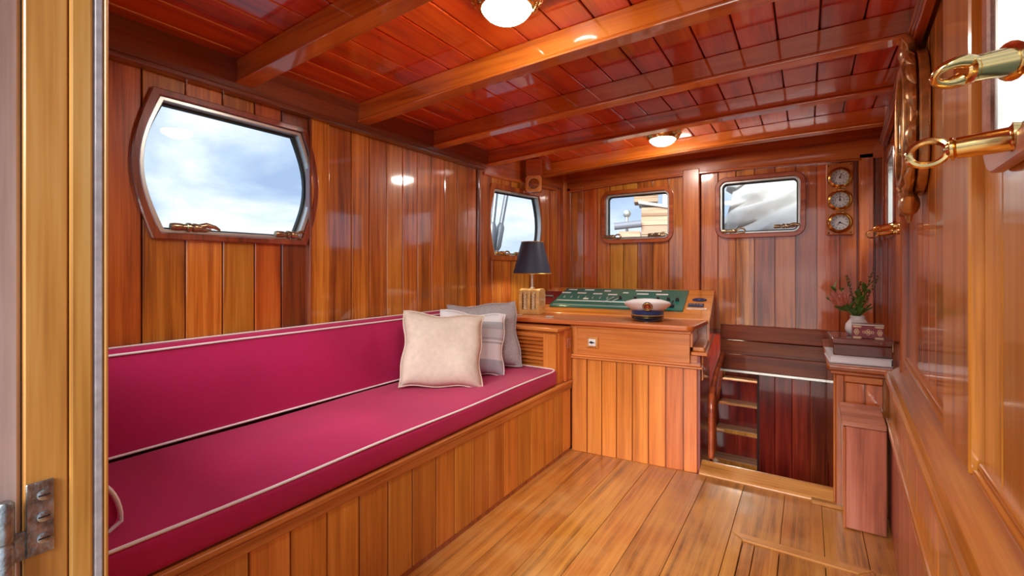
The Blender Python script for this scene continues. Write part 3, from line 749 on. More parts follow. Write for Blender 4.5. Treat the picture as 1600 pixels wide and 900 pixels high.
# ================================================================== LOUVRED CABINET AT THE BENCH END
lc = thing('louvred_cabinet', (-1.6, 2.5, 0.45), 'low teak cabinet with a louvred grille between the bench cushions and console', 'cabinet')
obj('body', B((-1.815, 2.465, 0.450), (-1.258, 2.595, 0.765)), consZ, lc, bevel=0.003)
obj('stile', B((-1.350, 2.432, 0.450), (-1.262, 2.470, 0.752)), consZ, lc, bevel=0.003)
obj('stile', B((-1.815, 2.432, 0.450), (-1.74, 2.470, 0.752)), consZ, lc, bevel=0.003)
obj('rail', B((-1.74, 2.432, 0.725), (-1.350, 2.470, 0.752)), consX, lc, bevel=0.003)
obj('rail', B((-1.74, 2.432, 0.450), (-1.350, 2.470, 0.510)), consX, lc, bevel=0.003)
for k in range(9):
    z = 0.520+k*0.0232
    obj('louvre', MB().prism([(2.432, z), (2.436, z-0.003), (2.464, z+0.015), (2.462, z+0.020)], 'X', -1.742, -1.348), consX, lc)
obj('cornice', B((-1.815, 2.425, 0.766), (-1.245, 2.60, 0.786)), consX, lc, bevel=0.005, seg=2)
obj('corner_post', B((-1.262, 2.53, 0.450), (-1.243, 2.612, 0.766)), trimZ, lc, bevel=0.003)
obj('plate', B((-1.2425, 2.545, 0.655), (-1.238, 2.595, 0.715)), pinkX, lc, bevel=0.002)

# ================================================================== CONSOLE
con = thing('helm_console', (-0.95, 3.0, 0), 'teak helm console with plank front and a sloping instrument desk', 'console')
ce = [0.0, 0.101, 0.194, 0.285, 0.38, 0.473, 0.57, 0.667, 0.741]
planks(con, CF, ce, 0.0, 0.586, consZ, v0=0.0, v1=0.018)
obj('carcass', B((0.004, 0.019, 0.0), (0.736, 0.915, 0.590)), darkZ, con, frame=CF)
obj('side_panel', B((0.737, 0.02, -0.9), (0.752, 0.915, 0.652)), deepZ, con, frame=CF)
obj('side_panel', B((0.753, 0.10, 0.500), (0.764, 0.90, 0.652)), consX, con, frame=CF, bevel=0.003)
obj('ledge', B((-0.004, -0.022, 0.586), (0.768, 0.05, 0.598)), consX, con, frame=CF, bevel=0.004, seg=2)
obj('ledge', B((0.0, -0.012, 0.598), (0.758, 0.05, 0.611)), consX, con, frame=CF, bevel=0.004, seg=2)
obj('apron', B((0.038, 0.004, 0.611), (0.700, 0.40, 0.776)), consX, con, frame=CF, bevel=0.002)
obj('apron_bead', B((0.030, -0.006, 0.776), (0.708, 0.40, 0.794)), consX, con, frame=CF, bevel=0.004, seg=2)
obj('carcass', B((-0.62, 0.065, 0.0), (0.0, 0.88, 0.790)), darkZ, con, frame=CF)
obj('carcass', B((0.04, 0.40, 0.59), (0.765, 0.915, 0.82)), trimZ, con, frame=CF)
obj('side_block', B((0.700, 0.03, 0.611), (0.752, 0.90, 0.654)), consX, con, frame=CF, bevel=0.002)
obj('side_recess', B((0.700, 0.03, 0.70), (0.712, 0.40, 0.79)), consX, con, frame=CF)
obj('end_panel', B((-0.012, 0.012, 0.45), (0.040, 0.06, 0.794)), consZ, con, frame=CF, bevel=0.002)
# counter with a clipped corner
cpoly = [(-0.655, 0.06), (-0.555, 0.06), (-0.555, -0.040), (0.690, -0.040), (0.722, -0.012), (0.775, 0.36), (-0.655, 0.36)]
obj('counter', MB().prism(cpoly, 'Z', 0.796, 0.826), consX, con, frame=CF, bevel=0.008, seg=3)
# sloping desk
def slope(v): return 0.829+(v-0.345)*(0.988-0.829)/(0.915-0.345)
obj('desk', MB().prism([(0.345, slope(0.345)-0.02), (0.345, slope(0.345)), (0.915, slope(0.915)), (0.915, slope(0.915)-0.02)], 'X', -0.50, 0.785), railU, con, frame=CF, bevel=0.002)
obj('desk_side', MB().prism([(0.36, 0.66), (0.36, slope(0.36)-0.02), (0.915, slope(0.915)-0.02), (0.915, 0.66)], 'X', 0.766, 0.784), trimZ, con, frame=CF, bevel=0.002)
obj('armrest', B((0.704, 0.02, 0.655), (0.790, 0.90, 0.676)), consX, con, frame=CF, bevel=0.004)
obj('armrest', B((0.712, 0.03, 0.676), (0.778, 0.62, 0.702)), benchY, con, frame=CF, bevel=0.008, seg=2)
# key switch plate on the apron
kp = obj('switch_plate', B((0.097, -0.008, 0.655), (0.175, 0.006, 0.727)), benchY, con, frame=CF, bevel=0.006, seg=2)
obj('face_plate', B((0.114, -0.011, 0.670), (0.158, -0.006, 0.712)), white, kp, frame=CF, bevel=0.001)
obj('key', MB().tube([(0.136, -0.011, 0.691), (0.136, -0.020, 0.691)], 0.007, n=12).box((0.120, -0.018, 0.688), (0.152, -0.013, 0.694)).box((0.126, -0.018, 0.694), (0.134, -0.013, 0.699)), blackm, kp, frame=CF)

# green instrument board on the desk: local board coordinates (u, t along slope, n up)
SA = math.atan2(0.159, 0.570)
def board_matrix(u, v):
    return frame_matrix(CF) @ Matrix.Translation((u, v, slope(v))) @ Matrix.Rotation(SA, 4, 'X')
BM = board_matrix(0.0, 0.455)
def onboard(name, g, mat, parent, **k):
    g.xf(BM); return obj(name, g, mat, parent, **k)
bu0, bu1, bt = -0.335, 0.615, 0.425
brd = onboard('instrument_board', MB().prism([(bu0, 0), (bu1, 0), (bu1-0.0, bt), (bu0, bt)], 'Z', 0.0005, 0.012), green, con, bevel=0.002)
brd['label'] = 'green switchboard panel'
rng = random.Random(11)
for u, t, wd in [(-0.27,0.37,0.07),(-0.13,0.37,0.075),(-0.30,0.29,0.075),(-0.17,0.29,0.07),(-0.04,0.28,0.07),(0.02,0.355,0.05),(0.08,0.27,0.07),(0.17,0.32,0.04),(0.30,0.30,0.085),(0.33,0.375,0.19),(0.44,0.30,0.085),(-0.1,0.16,0.04)]:
    onboard('label_plate', B((u-wd/2, t, 0.0118), (u+wd/2, t+0.022, 0.0145)), white, brd)
for k, u in enumerate(lin(-0.28, 0.06, 6)):
    g = MB().lathe([(0.007,0.011),(0.007,0.014),(0.004,0.016)], c=(u, 0.19, 0), n=10)
    g.tube([(u, 0.19, 0.015), (u+0.008, 0.200, 0.024)], 0.0025, n=6)
    onboard('toggle_switch', g, steel, brd, smooth=True)
for u in (0.16, 0.27, 0.43, 0.50, 0.56):
    g = MB().lathe([(0.013,0.011),(0.014,0.018),(0.010,0.024),(0.010,0.034),(0.004,0.036)], c=(u, 0.185, 0), n=14)
    onboard('knob', g, blackm, brd, smooth=True)
onboard('grab_bar', MB().tube([(-0.30, 0.078, 0.012), (-0.30, 0.078, 0.028), (0.24, 0.078, 0.028), (0.24, 0.078, 0.012)], 0.0042, n=8), steel, brd, smooth=True)
for u in (0.06, 0.11):
    onboard('grab_bar', MB().tube([(u, 0.085, 0.020), (u+0.05, 0.20, 0.022)], 0.0035, n=8), steel, brd, smooth=True)
g = MB().box((0.47, 0.04, 0.012), (0.555, 0.065, 0.030)).tube([(0.49,0.05,0.02),(0.48,0.09,0.045)], 0.006, n=8).tube([(0.53,0.05,0.02),(0.545,0.09,0.045)], 0.006, n=8)
onboard('toggle_switch', g, blackm, brd)
onboard('label_plate', B((bu0+0.02, 0.022, 0.0118), (bu1-0.12, 0.034, 0.0135)), steel, brd)
# small dark plates right of the board
ep = onboard('name_plate', B((0.635, 0.105, 0.0005), (0.735, 0.160, 0.007)), bluem, con, bevel=0.002)
for k in range(4): onboard('button', B((0.643+k*0.022, 0.118, 0.007), (0.658+k*0.022, 0.148, 0.011)), wire, ep)
g = MB()
for k in range(11):
    a = math.pi*2*k/11; g.ball((0.700+0.036*math.cos(a), 0.245+0.022*math.sin(a), 0.004), (0.013, 0.010, 0.005), 8, 5)
g.ball((0.700, 0.245, 0.005), (0.020, 0.016, 0.007), 10, 6)
onboard('emblem', g, bluem, con, smooth=True)
onboard('metal_strip', B((0.630, 0.066, 0.0005), (0.755, 0.078, 0.004)), steel, con)
# red folded flag / cloth pad left of the board
onboard('leather_pad', B((-0.485, 0.05, 0.0005), (-0.345, 0.33, 0.014)), plain('oxblood_leather', (0.16, 0.010, 0.012), 0.4, var=0.2), con, bevel=0.004)
onboard('grab_bar', MB().tube([(-0.46, 0.16, 0.014), (-0.46, 0.16, 0.03), (-0.36, 0.16, 0.03), (-0.36, 0.16, 0.014)], 0.006, n=8), wire, con, smooth=True)
for u in (-0.43, -0.20):
    obj('counter_clip', B((u, 0.045, 0.826), (u+0.055, 0.075, 0.834)), steel, con, frame=CF, bevel=0.002)

# ================================================================== TABLE LAMP (rope-block base)
lx, ly, lz = -1.640, 2.800, 0.826
TL = thing('table_lamp', (lx, ly, lz), 'table lamp with navy shade on a wooden pulley-block base at the console corner', 'lamp')
LF_ = (lx, ly, rad(12))
g = MB()
prof = [(-0.062,0.0),(-0.066,0.03),(-0.066,0.11),(-0.056,0.142),(-0.030,0.150),(0.030,0.150),(0.056,0.142),(0.066,0.11),(0.066,0.03),(0.062,0.0)]
for a, b in ((-0.046,-0.031),(-0.0065,0.0065),(0.031,0.046)):
    g.prism([(y, z) for y, z in prof], 'X', a*1.35, b*1.35)
g.box((-0.060,-0.062,0.0), (0.060,0.062,0.030)); g.prism([(-0.052,0.118),(0.052,0.118),(0.052,0.146),(-0.052,0.146)], 'X', -0.058, 0.058)
g.xf(Matrix.Translation((0,0,lz)) @ Matrix.Scale(1.2, 4))
obj('base', g, blockX, TL, frame=LF_, bevel=0.003)
for s_ in (-1, 1):
    g = MB(); cx_ = s_*0.0253
    for k in range(6):
        z = 0.036+k*0.015
        g.tube([(cx_-0.009,-0.052,z),(cx_+0.009,-0.056,z+0.013)], 0.0062, n=6)
    g.tube([(cx_,-0.046,0.03),(cx_,-0.046,0.118)], 0.011, n=10)
    g.xf(Matrix.Translation((0,0,lz)) @ Matrix.Scale(1.2, 4))
    obj('rope', g, rope, TL, frame=LF_, smooth=True)
    obj('slot', B((cx_-0.016, -0.036, 0.03), (cx_+0.016, -0.030, 0.12)).xf(Matrix.Translation((0,0,lz)) @ Matrix.Scale(1.2, 4)), seam, TL, frame=LF_)
g = MB().lathe([(0.010,-0.083),(0.012,-0.080),(0.012,-0.072),(0.006,-0.070)], c=(0, 0, 0.062), n=12, axis='X')
g.xf(Matrix.Translation((0,0,lz)) @ Matrix.Scale(1.2, 4)); obj('pin', g, brass_old, TL, frame=LF_, smooth=True)
obj('stem', MB().lathe([(0.018,0.178),(0.018,0.186),(0.009,0.190),(0.009,0.275),(0.018,0.28),(0.018,0.31)], c=(lx, ly, lz), n=14), steel, TL, smooth=True)
g = MB(); n = 32
for r, z in ((0.137,0.285),(0.078,0.510),(0.075,0.510),(0.134,0.285)):
    g.v += [(lx+r*math.cos(2*math.pi*k/n), ly+r*math.sin(2*math.pi*k/n), lz+z) for k in range(n)]
for i in range(4):
    j = (i+1) % 4
    for k in range(n): g.f.append((i*n+k, i*n+(k+1) % n, j*n+(k+1) % n, j*n+k)); g.mi.append(0)
sh = obj('lamp_shade', g, shade_m, TL, smooth=True)
obj('trim_ring', MB().tube([(lx+0.137*math.cos(2*math.pi*k/n), ly+0.137*math.sin(2*math.pi*k/n), lz+0.286) for k in range(n)], 0.003, n=6, closed=True), gold, sh, smooth=True)
obj('trim_ring', MB().tube([(lx+0.078*math.cos(2*math.pi*k/n), ly+0.078*math.sin(2*math.pi*k/n), lz+0.510) for k in range(n)], 0.003, n=6, closed=True), gold, sh, smooth=True)
obj('bulb', MB().ball((lx, ly, lz+0.36), (0.03, 0.03, 0.04), 16, 10), plain('bulb', (0.9, 0.85, 0.75), 0.3, emit=(1.0, 0.72, 0.38), estr=45.0), TL, smooth=True)

# ================================================================== OFFICER'S CAP
hx, hy, hz = -0.845, 2.885, 0.826
CP = thing('officer_cap', (hx, hy, hz), 'white-topped peaked cap with navy band and gold badge on the console counter', 'cap')
yaw_c = math.atan2(-hy, -hx) + math.pi/2      # front looks to the room
CFR = (hx, hy, hz, yaw_c)
def ell(g, prof, n=36, tilt=0.0):
    k0 = len(g.v); m = len(prof)
    for r, rz, z in prof:
        for k in range(n):
            a = 2*math.pi*k/n; y = rz*math.sin(a)
            g.v.append((r*math.cos(a), y, z-tilt*y))
    for i in range(m-1):
        for k in range(n): g.f.append((k0+i*n+k, k0+i*n+(k+1) % n, k0+(i+1)*n+(k+1) % n, k0+(i+1)*n+k)); g.mi.append(0)
    g.f += [tuple(k0+k for k in range(n-1, -1, -1)), tuple(k0+(m-1)*n+k for k in range(n))]; g.mi += [0, 0]
    return g
obj('band', ell(MB(), [(0.092,0.100,0.012),(0.096,0.104,0.016),(0.098,0.106,0.058),(0.094,0.102,0.062)]), navy, CP, smooth=True, frame=CFR)
obj('crown', ell(MB(), [(0.096,0.104,0.056),(0.112,0.118,0.070),(0.140,0.140,0.092),(0.143,0.143,0.100),(0.132,0.135,0.112),(0.085,0.095,0.126),(0.03,0.035,0.131),(0.003,0.003,0.1315)], tilt=0.10), white, CP, smooth=True, frame=CFR, sharp=70)
g = MB()
for r0, z0 in ((0.0, 0.020), (1.0, -0.0)):
    pass
nv = 18; vis = []
for i in range(nv+1):
    a = math.pi+math.pi*i/nv
    c_, s_ = math.cos(a), math.sin(a)
    inner = (0.097*c_, 0.105*s_, 0.026); ext = 0.062*max(0.0, -s_)**0.8
    outer = (0.099*c_, 0.106*s_-ext, 0.026-0.022*max(0, -s_)**0.9)
    vis.append((inner, outer))
for i, (a, b) in enumerate(vis): g.v += [a, b, (a[0], a[1], a[2]-0.004), (b[0], b[1], b[2]-0.004)]
for i in range(nv):
    k = 4*i
    g.f += [(k,k+1,k+5,k+4),(k+2,k+6,k+7,k+3),(k+1,k+3,k+7,k+5),(k,k+4,k+6,k+2)]; g.mi += [0]*4
g.f += [(0,2,3,1),(4*nv,4*nv+1,4*nv+3,4*nv+2)]; g.mi += [0, 0]
obj('visor', g, black, CP, smooth=True, frame=CFR, sharp=60)
obj('strap', MB().tube([(0.099*math.cos(a), 0.107*math.sin(a), 0.031) for a in [math.pi+math.pi*i/16 for i in range(17)]], 0.004, n=6), gold, CP, smooth=True, frame=CFR)
g = MB().lathe([(0.030,0),(0.030,0.006),(0.003,0.009)], c=(0,0,0), n=20, axis='Y', sgn=-1)
BG = Matrix.Translation((0, -0.126, 0.094)) @ Matrix.Rotation(rad(32), 4, 'X')
bd = obj('badge', g.xf(BG), navy, CP, smooth=True, frame=CFR)
obj('wreath', MB().tube([(0.023*math.cos(a), -0.009, 0.025*math.sin(a)) for a in [2*math.pi*k/22 for k in range(22)]], 0.0045, n=6, closed=True).xf(BG), gold, bd, smooth=True, frame=CFR)
obj('anchor', MB().box((-0.0025,-0.013,-0.013), (0.0025,-0.008,0.014)).box((-0.008,-0.013,0.006), (0.008,-0.008,0.010)).tube([(-0.011,-0.0105,-0.004),(-0.006,-0.0105,-0.012),(0.006,-0.0105,-0.012),(0.011,-0.0105,-0.004)], 0.0025, n=6).xf(BG), gold, bd, frame=CFR)
obj('emblem', MB().lathe([(0.015,0.0),(0.015,0.010),(0.002,0.0105)], n=14, axis='Y', sgn=-1).xf(BG), red, bd, frame=CFR, smooth=True)

# ================================================================== CEILING LAMPS
def ceiling_lamp(x, y, label):
    z = zc(x)
    t = thing('ceiling_lamp', (x, y, z), label, 'ceiling lamp', 'ceiling lamps')
    obj('base_plate', MB().lathe([(0.130,0.0),(0.130,-0.006),(0.120,-0.012),(0.112,-0.016)], c=(x,y,z), n=40), darkZ, t, smooth=True)
    g = MB().lathe([(0.118,-0.012),(0.120,-0.018),(0.114,-0.026),(0.118,-0.032),(0.108,-0.042),(0.100,-0.045),(0.097,-0.055),(0.090,-0.060),(0.086,-0.068),(0.080,-0.070),(0.076,-0.064)], c=(x,y,z), n=40)
    ringo = obj('brass_ring', g, brass, t, smooth=True)
    g = MB()
    for k in range(30):
        a = 2*math.pi*k/30; g.ball((x+0.109*math.cos(a), y+0.109*math.sin(a), z-0.037), 0.0062, 8, 5)
    for k in range(3):
        a = 2*math.pi*k/3+0.5
        for q in range(4): g.ball((x+(0.101-0.004*q)*math.cos(a+0.09*(q-1.5)), y+(0.101-0.004*q)*math.sin(a+0.09*(q-1.5)), z-0.048-0.006*q), 0.0085, 8, 5)
    obj('beading', g, brass, ringo, smooth=True)
    prof = [(0.080*math.cos(a), -0.060-0.048*math.sin(a)) for a in [math.pi/2*i/9 for i in range(10)]]
    prof[-1] = (0.001, -0.108)
    obj('globe', MB().lathe(prof, c=(x,y,z), n=36), globe_m, t, smooth=True)
ceiling_lamp(-0.80, 1.205, 'lit brass ceiling lamp nearest the doorway, between the first two beams')
ceiling_lamp(-0.775, 2.975, 'lit brass ceiling lamp above the helm console, farthest from the doorway')

# ================================================================== FAN BRACKET in the corner (square block with a round hole)
sp = thing('mounting_block', (-1.775, 3.06, 1.738), 'square mahogany block with a round hole hanging in the corner by the lamp', 'bracket')
SPF = (-1.775, 3.06, rad(24))
def sqring(h, r, n=24):
    o_, i_ = [], []
    for k in range(n):
        a = 2*math.pi*(k+0.5)/n; c_, s_ = math.cos(a), math.sin(a); m_ = max(abs(c_), abs(s_))
        o_.append((h*c_/m_, 1.800+h*s_/m_)); i_.append((r*c_, 1.800+r*s_))
    return o_, i_
obj('face', MB().ring(*sqring(0.062, 0.044), 'Y', -0.035, -0.020), benchZ, sp, bevel=0.002, frame=SPF)
obj('rim', MB().tube([(0.047*math.cos(a), -0.036, 1.80+0.047*math.sin(a)) for a in [2*math.pi*k/26 for k in range(26)]], 0.005, n=6, closed=True), benchZ, sp, smooth=True, frame=SPF)
obj('body', MB().ring(*sqring(0.058, 0.050), 'Y', -0.020, 0.045), redX, sp, frame=SPF)
obj('hanger', B((-0.060, -0.030, 1.862), (0.060, 0.045, 1.99)), redX, sp, bevel=0.002, frame=SPF)

# ================================================================== GAUGE BOARD on the front wall
gb = thing('gauge_board', (0.181, YF, 1.365), 'dark wooden board with three round brass gauges right of the front window', 'gauge board')
obj('board', B((0.108, YF-0.024, 1.366), (0.254, YF-0.003, 1.832)), redZ, gb, bevel=0.006, seg=2)
for k, z in enumerate((1.735, 1.590, 1.445)):
    y = YF-0.024
    rim = obj('gauge', MB().lathe([(0.068,0.0),(0.070,0.006),(0.066,0.014),(0.060,0.018),(0.056,0.016),(0.056,0.024),(0.050,0.028),(0.047,0.020),(0.046,0.010)], c=(0.181, y, z), n=36, axis='Y', sgn=-1), brass, gb, smooth=True)
    dl = obj('dial', MB().lathe([(0.047,0.008),(0.047,0.012),(0.001,0.0121)], c=(0.181, y, z), n=32, axis='Y', sgn=-1), dial, rim)
    g = MB()
    nt_ = 12
    for q in range(nt_):
        a = 2*math.pi*q/nt_
        M = Matrix.Translation((0.181, y-0.0126, z)) @ Matrix.Rotation(a, 4, 'Y')
        t_ = MB().box((-0.0016, -0.0006, 0.033), (0.0016, 0.0006, 0.042)).xf(M); g.add(t_.v, t_.f)
    if k < 2:
        t_ = MB().tube([(0.181+0.023*math.cos(a), y-0.0126, z+0.023*math.sin(a)) for a in [rad(200-220*i/14) for i in range(15)]], 0.0012, n=5); g.add(t_.v, t_.f)
    obj('markings', g, blackm, rim)
    g = MB()
    for a, ln in (((0.3, 0.03),), ((0.0, 0.032),), ((2.05, 0.034), (3.9, 0.026)))[k]:
        M = Matrix.Translation((0.181, y-0.014, z)) @ Matrix.Rotation(a, 4, 'Y')
        t_ = MB().prism([(-0.003, -0.006), (0.003, -0.006), (0.0006, ln), (-0.0006, ln)], 'Y', -0.0006, 0.0006).xf(M); g.add(t_.v, t_.f)
    g.lathe([(0.005,0.012),(0.005,0.017),(0.001,0.018)], c=(0.181, y, z), n=12, axis='Y', sgn=-1)
    obj('hand', g, blackm, rim)
for x, z in ((0.122, 1.380), (0.240, 1.380), (0.122, 1.818), (0.240, 1.818)):
    obj('screw', MB().lathe([(0.005,0),(0.004,0.003),(0.001,0.0035)], c=(x, YF-0.024, z), n=10, axis='Y', sgn=-1), blackm, gb, smooth=True)

# ================================================================== COMPANIONWAY BELOW
well = thing('wall_companionway', (-0.18, 3.4, -1.0), kind='structure')
obj('well_floor', B((-0.60, 2.70, -1.02), (0.40, 5.3, -0.98)), darkX, well)
obj('bulkhead', B((-0.56, 2.68, -1.0), (0.40, 2.715, -0.022)), deepZ, well)
obj('roof', B((-1.0, YF+0.075, 0.66), (0.50, 5.3, 0.70)), hullwhite, well)
obj('bulkhead', B((-0.95, 5.25, -1.0), (0.50, 5.30, 0.66)), deepZ, well)
obj('bulkhead', B((0.33, 2.72, -1.0), (0.37, 5.30, 0.0)), deepZ, well)
obj('bulkhead', B((0.33, YF+0.07, 0.0), (0.37, 5.30, 0.66)), deepZ, well)
obj('bulkhead', B((-0.95, YF+0.07, -1.0), (-0.90, 5.30, 0.66)), deepZ, well)
# dark red panels facing the opening
for i, (a, b) in enumerate(((-0.290, -0.19), (-0.188, -0.085), (-0.083, 0.02), (0.022, 0.125), (0.127, 0.33))):
    obj('panel', B((a, YF+0.085, -0.98), (b, YF+0.105, 0.655)), deepZ, well, bevel=0.002)
obj('stile', B((-0.300, YF+0.08, -0.98), (-0.286, YF+0.13, 0.655)), seam, well)
# flight of stairs rising in the far cabin
st = thing('staircase', (-0.45, 3.95, -0.98), 'steep narrow teak staircase seen through the companionway opening', 'staircase')
steps = [(3.86, -0.33), (4.02, -0.145), (4.18, 0.025), (4.36, 0.185)]
for y, z in steps:
    tr = obj('tread', B((-0.62, y, z-0.028), (-0.285, y+0.16, z)), treadX, st, bevel=0.004)
    obj('nosing', B((-0.62, y-0.012, z-0.034), (-0.285, y, z-0.004)), goldZ, tr, bevel=0.003)
    obj('riser', B((-0.62, y+0.13, z), (-0.285, y+0.145, z+0.16)), deepZ, st)
obj('stringer', MB().prism([(3.80, -0.98), (3.80, -0.36), (4.45, 0.26), (4.60, 0.26), (4.60, -0.98)], 'X', -0.645, -0.622), darkX, st)
obj('top_landing', B((-0.62, 4.52, 0.15), (-0.285, 5.2, 0.186)), goldZ, st, bevel=0.004)
obj('cabin_door', B((-0.45, 5.20, 0.19), (-0.28, 5.235, 0.60)), redX, st, bevel=0.004)
# lamp in the lower cabin
lcab = thing('cabin_lamp', (-0.55, 4.7, 0.655), 'small round lamp under the far cabin roof beyond the stairs', 'ceiling lamp')
obj('globe', MB().lathe([(0.06,0.0),(0.055,-0.015),(0.03,-0.028),(0.001,-0.032)], c=(-0.55, 4.7, 0.655), n=20), plain('small_globe', (0.9, 0.88, 0.84), 0.4, emit=(1.0, 0.86, 0.65), estr=190.0), lcab, smooth=True)
obj('rim', MB().tube([(-0.55+0.062*math.cos(a), 4.7+0.062*math.sin(a), 0.652) for a in [2*math.pi*k/20 for k in range(20)]], 0.006, n=6, closed=True), brass, lcab, smooth=True)
# handrail beside the console
hr = thing('handrail', (-0.45, 2.86, 0), 'bent mahogany handrail standing beside the companionway stairs', 'handrail')
obj('rail', MB().tube([(-0.488, 3.42, 0.560), (-0.478, 3.10, 0.480), (-0.470, 2.92, 0.420), (-0.466, 2.865, 0.385), (-0.464, 2.845, 0.33), (-0.464, 2.842, 0.05)], 0.017, n=12), redX, hr, smooth=True)
obj('panel', B((-0.470, 2.88, 0.045), (-0.458, 2.955, 0.375)), goldZ, hr, bevel=0.002)
obj('post', B((-0.472, 2.957, 0.045), (-0.456, 2.985, 0.42)), darkZ, hr, bevel=0.002)

# ================================================================== RIGHT CABINET
rc = thing('side_cabinet', (0.22, 3.1, 0), 'narrow mahogany cabinet with a moulded top against the right wall', 'cabinet')
def xr(y): return wr(y)+0.016
obj('body', MB().prism([(0.142, 2.712), (xr(2.712), 2.712), (xr(3.6), 3.60), (0.142, 3.60)], 'Z', 0.0, 0.640), trimZ, rc)
obj('stile', B((0.118, 2.690, 0.0), (0.152, 2.73, 0.640)), trimZ, rc, bevel=0.004)
obj('stile', B((0.110, 2.705, 0.0), (0.119, 3.58, 0.640)), trimZ, rc, bevel=0.003)
obj('rail', B((0.152, 2.690, 0.606), (0.298, 2.715, 0.640)), trimX, rc, bevel=0.004)
obj('panel', B((0.156, 2.700, 0.05), (0.232, 2.714, 0.604)), redZ, rc, bevel=0.003)
obj('panel', B((0.235, 2.700, 0.05), (0.298, 2.714, 0.604)), redZ, rc, bevel=0.003)
tp = [(0.082, 2.672), (0.090, 2.660), (xr(2.66)+0.0, 2.660), (xr(3.61), 3.61), (0.082, 3.61)]
obj('top', MB().prism(tp, 'Z', 0.660, 0.688), trimX, rc, bevel=0.008, seg=3)
obj('top_moulding', MB().prism([(0.096, 2.676), (xr(2.68), 2.676), (xr(3.6), 3.605), (0.096, 3.605)], 'Z', 0.642, 0.660), trimX, rc, bevel=0.004)
# step box
sb = thing('step_box', (0.23, 2.58, 0), 'reddish wooden box with a sloping lid in front of the side cabinet', 'box')
obj('front', B((0.146, 2.490, 0.004), (0.288, 2.502, 0.452)), pinkZ, sb, bevel=0.002)
obj('body', B((0.147, 2.503, 0.0), (0.287, 2.684, 0.452)), pinkZ, sb)
obj('lid', MB().prism([(2.482, 0.454), (2.684, 0.490), (2.684, 0.512), (2.482, 0.474)], 'X', 0.132, 0.287), pinkX, sb, bevel=0.003)
obj('edge_strip', B((0.138, 2.486, 0.0), (0.1455, 2.684, 0.45)), trimZ, sb, bevel=0.002)

# things on the cabinet
bk = thing('book', (0.22, 2.82, 0.689), 'large white-edged hardback book lying flat under the rosewood box', 'book')
bR = (0.0, 0.0, rad(3))
obj('pages', B((0.242, 2.709, 0.694), (0.476, 2.958, 0.722)), paper, bk, frame=bR)
obj('cover', B((0.236, 2.702, 0.7222), (0.478, 2.962, 0.7265)), plain('book_cover', (0.70, 0.71, 0.74), 0.35), bk, frame=bR, bevel=0.001)
obj('cover', B((0.236, 2.702, 0.6892), (0.478, 2.962, 0.6938)), MATS['book_cover'], bk, frame=bR, bevel=0.001)
obj('spine', B((0.474, 2.7025, 0.694), (0.4778, 2.9615, 0.722)), blackm, bk, frame=bR)
rb = thing('rosewood_box', (0.23, 2.86, 0.727), 'polished dark rosewood box lying on the white-edged book', 'box')
bR2 = (0.0, 0.0, rad(2.2))
obj('case', B((0.214, 2.716, 0.7272), (0.442, 2.962, 0.781)), boxX, rb, bevel=0.003, frame=bR2)
obj('lid', B((0.208, 2.710, 0.7816), (0.448, 2.968, 0.812)), boxX, rb, bevel=0.005, seg=2, frame=bR2)
obj('hinge', MB().tube([(0.441, 2.709, 0.760), (0.441, 2.709, 0.80)], 0.005, n=8), brass_old, rb, frame=bR2)
jx, jy, jz = 0.248, 2.785, 0.8122
jb = thing('patterned_box', (jx, jy, jz), 'small crimson trinket box with cream knot pattern on the rosewood box', 'box')
obj('case', B((jx-0.060, jy-0.032, jz), (jx+0.060, jy+0.032, jz+0.060)), plain('crimson_lacquer', (0.22, 0.008, 0.020), 0.3, coat=0.4), jb, bevel=0.002)
cream = plain('cream_inlay', (0.72, 0.55, 0.36), 0.4)
obj('lid', B((jx-0.061, jy-0.033, jz+0.0605), (jx+0.061, jy+0.033, jz+0.069)), plain('silver_lid', (0.55, 0.48, 0.44), 0.3, 0.6), jb, bevel=0.002)
g = MB()
def loop3(cx_, cz_, r): return [(cx_+r*math.cos(a), jy-0.0330, cz_+r*math.sin(a)) for a in [2*math.pi*k/12 for k in range(12)]]
for dx, dz in ((0, 0), (-0.008, 0), (0.008, 0), (0, 0.008), (0, -0.008), (-0.016, 0), (0.016, 0)):
    g.tube(loop3(jx+dx, jz+0.031+dz, 0.0055), 0.0016, n=5, closed=True)
for s_ in (-1, 1):
    for dx, dz in ((0.040, 0), (0.048, 0), (0.044, 0.008), (0.044, -0.008)):
        g.tube(loop3(jx+s_*dx, jz+0.031+dz, 0.0055), 0.0022, n=5, closed=True)
    for zz in (0.004, 0.056):
        g.box((jx+s_*0.030, jy-0.0335, jz+zz-0.004), (jx+s_*0.058, jy-0.0318, jz+zz+0.004))
        g.ball((jx+s_*0.030, jy-0.0325, jz+zz), (0.006, 0.0015, 0.004), 8, 5)
obj('knot_pattern', g, cream, jb)
vx, vy, vz = 0.218, 2.885, 0.8122
vs = thing('vase', (vx, vy, vz), 'squat white ceramic vase behind the patterned trinket box', 'vase')
obj('body', MB().lathe([(0.030,0.0),(0.045,0.006),(0.054,0.03),(0.050,0.055),(0.036,0.075),(0.030,0.086),(0.033,0.098),(0.029,0.098),(0.026,0.086),(0.002,0.083)], c=(vx,vy,vz), n=28), vase_m, vs, smooth=True, sharp=60)
obj('foot', MB().lathe([(0.034,0.0),(0.034,0.004),(0.030,0.0055)], c=(vx,vy,vz), n=28), vase_m, vs, smooth=True)
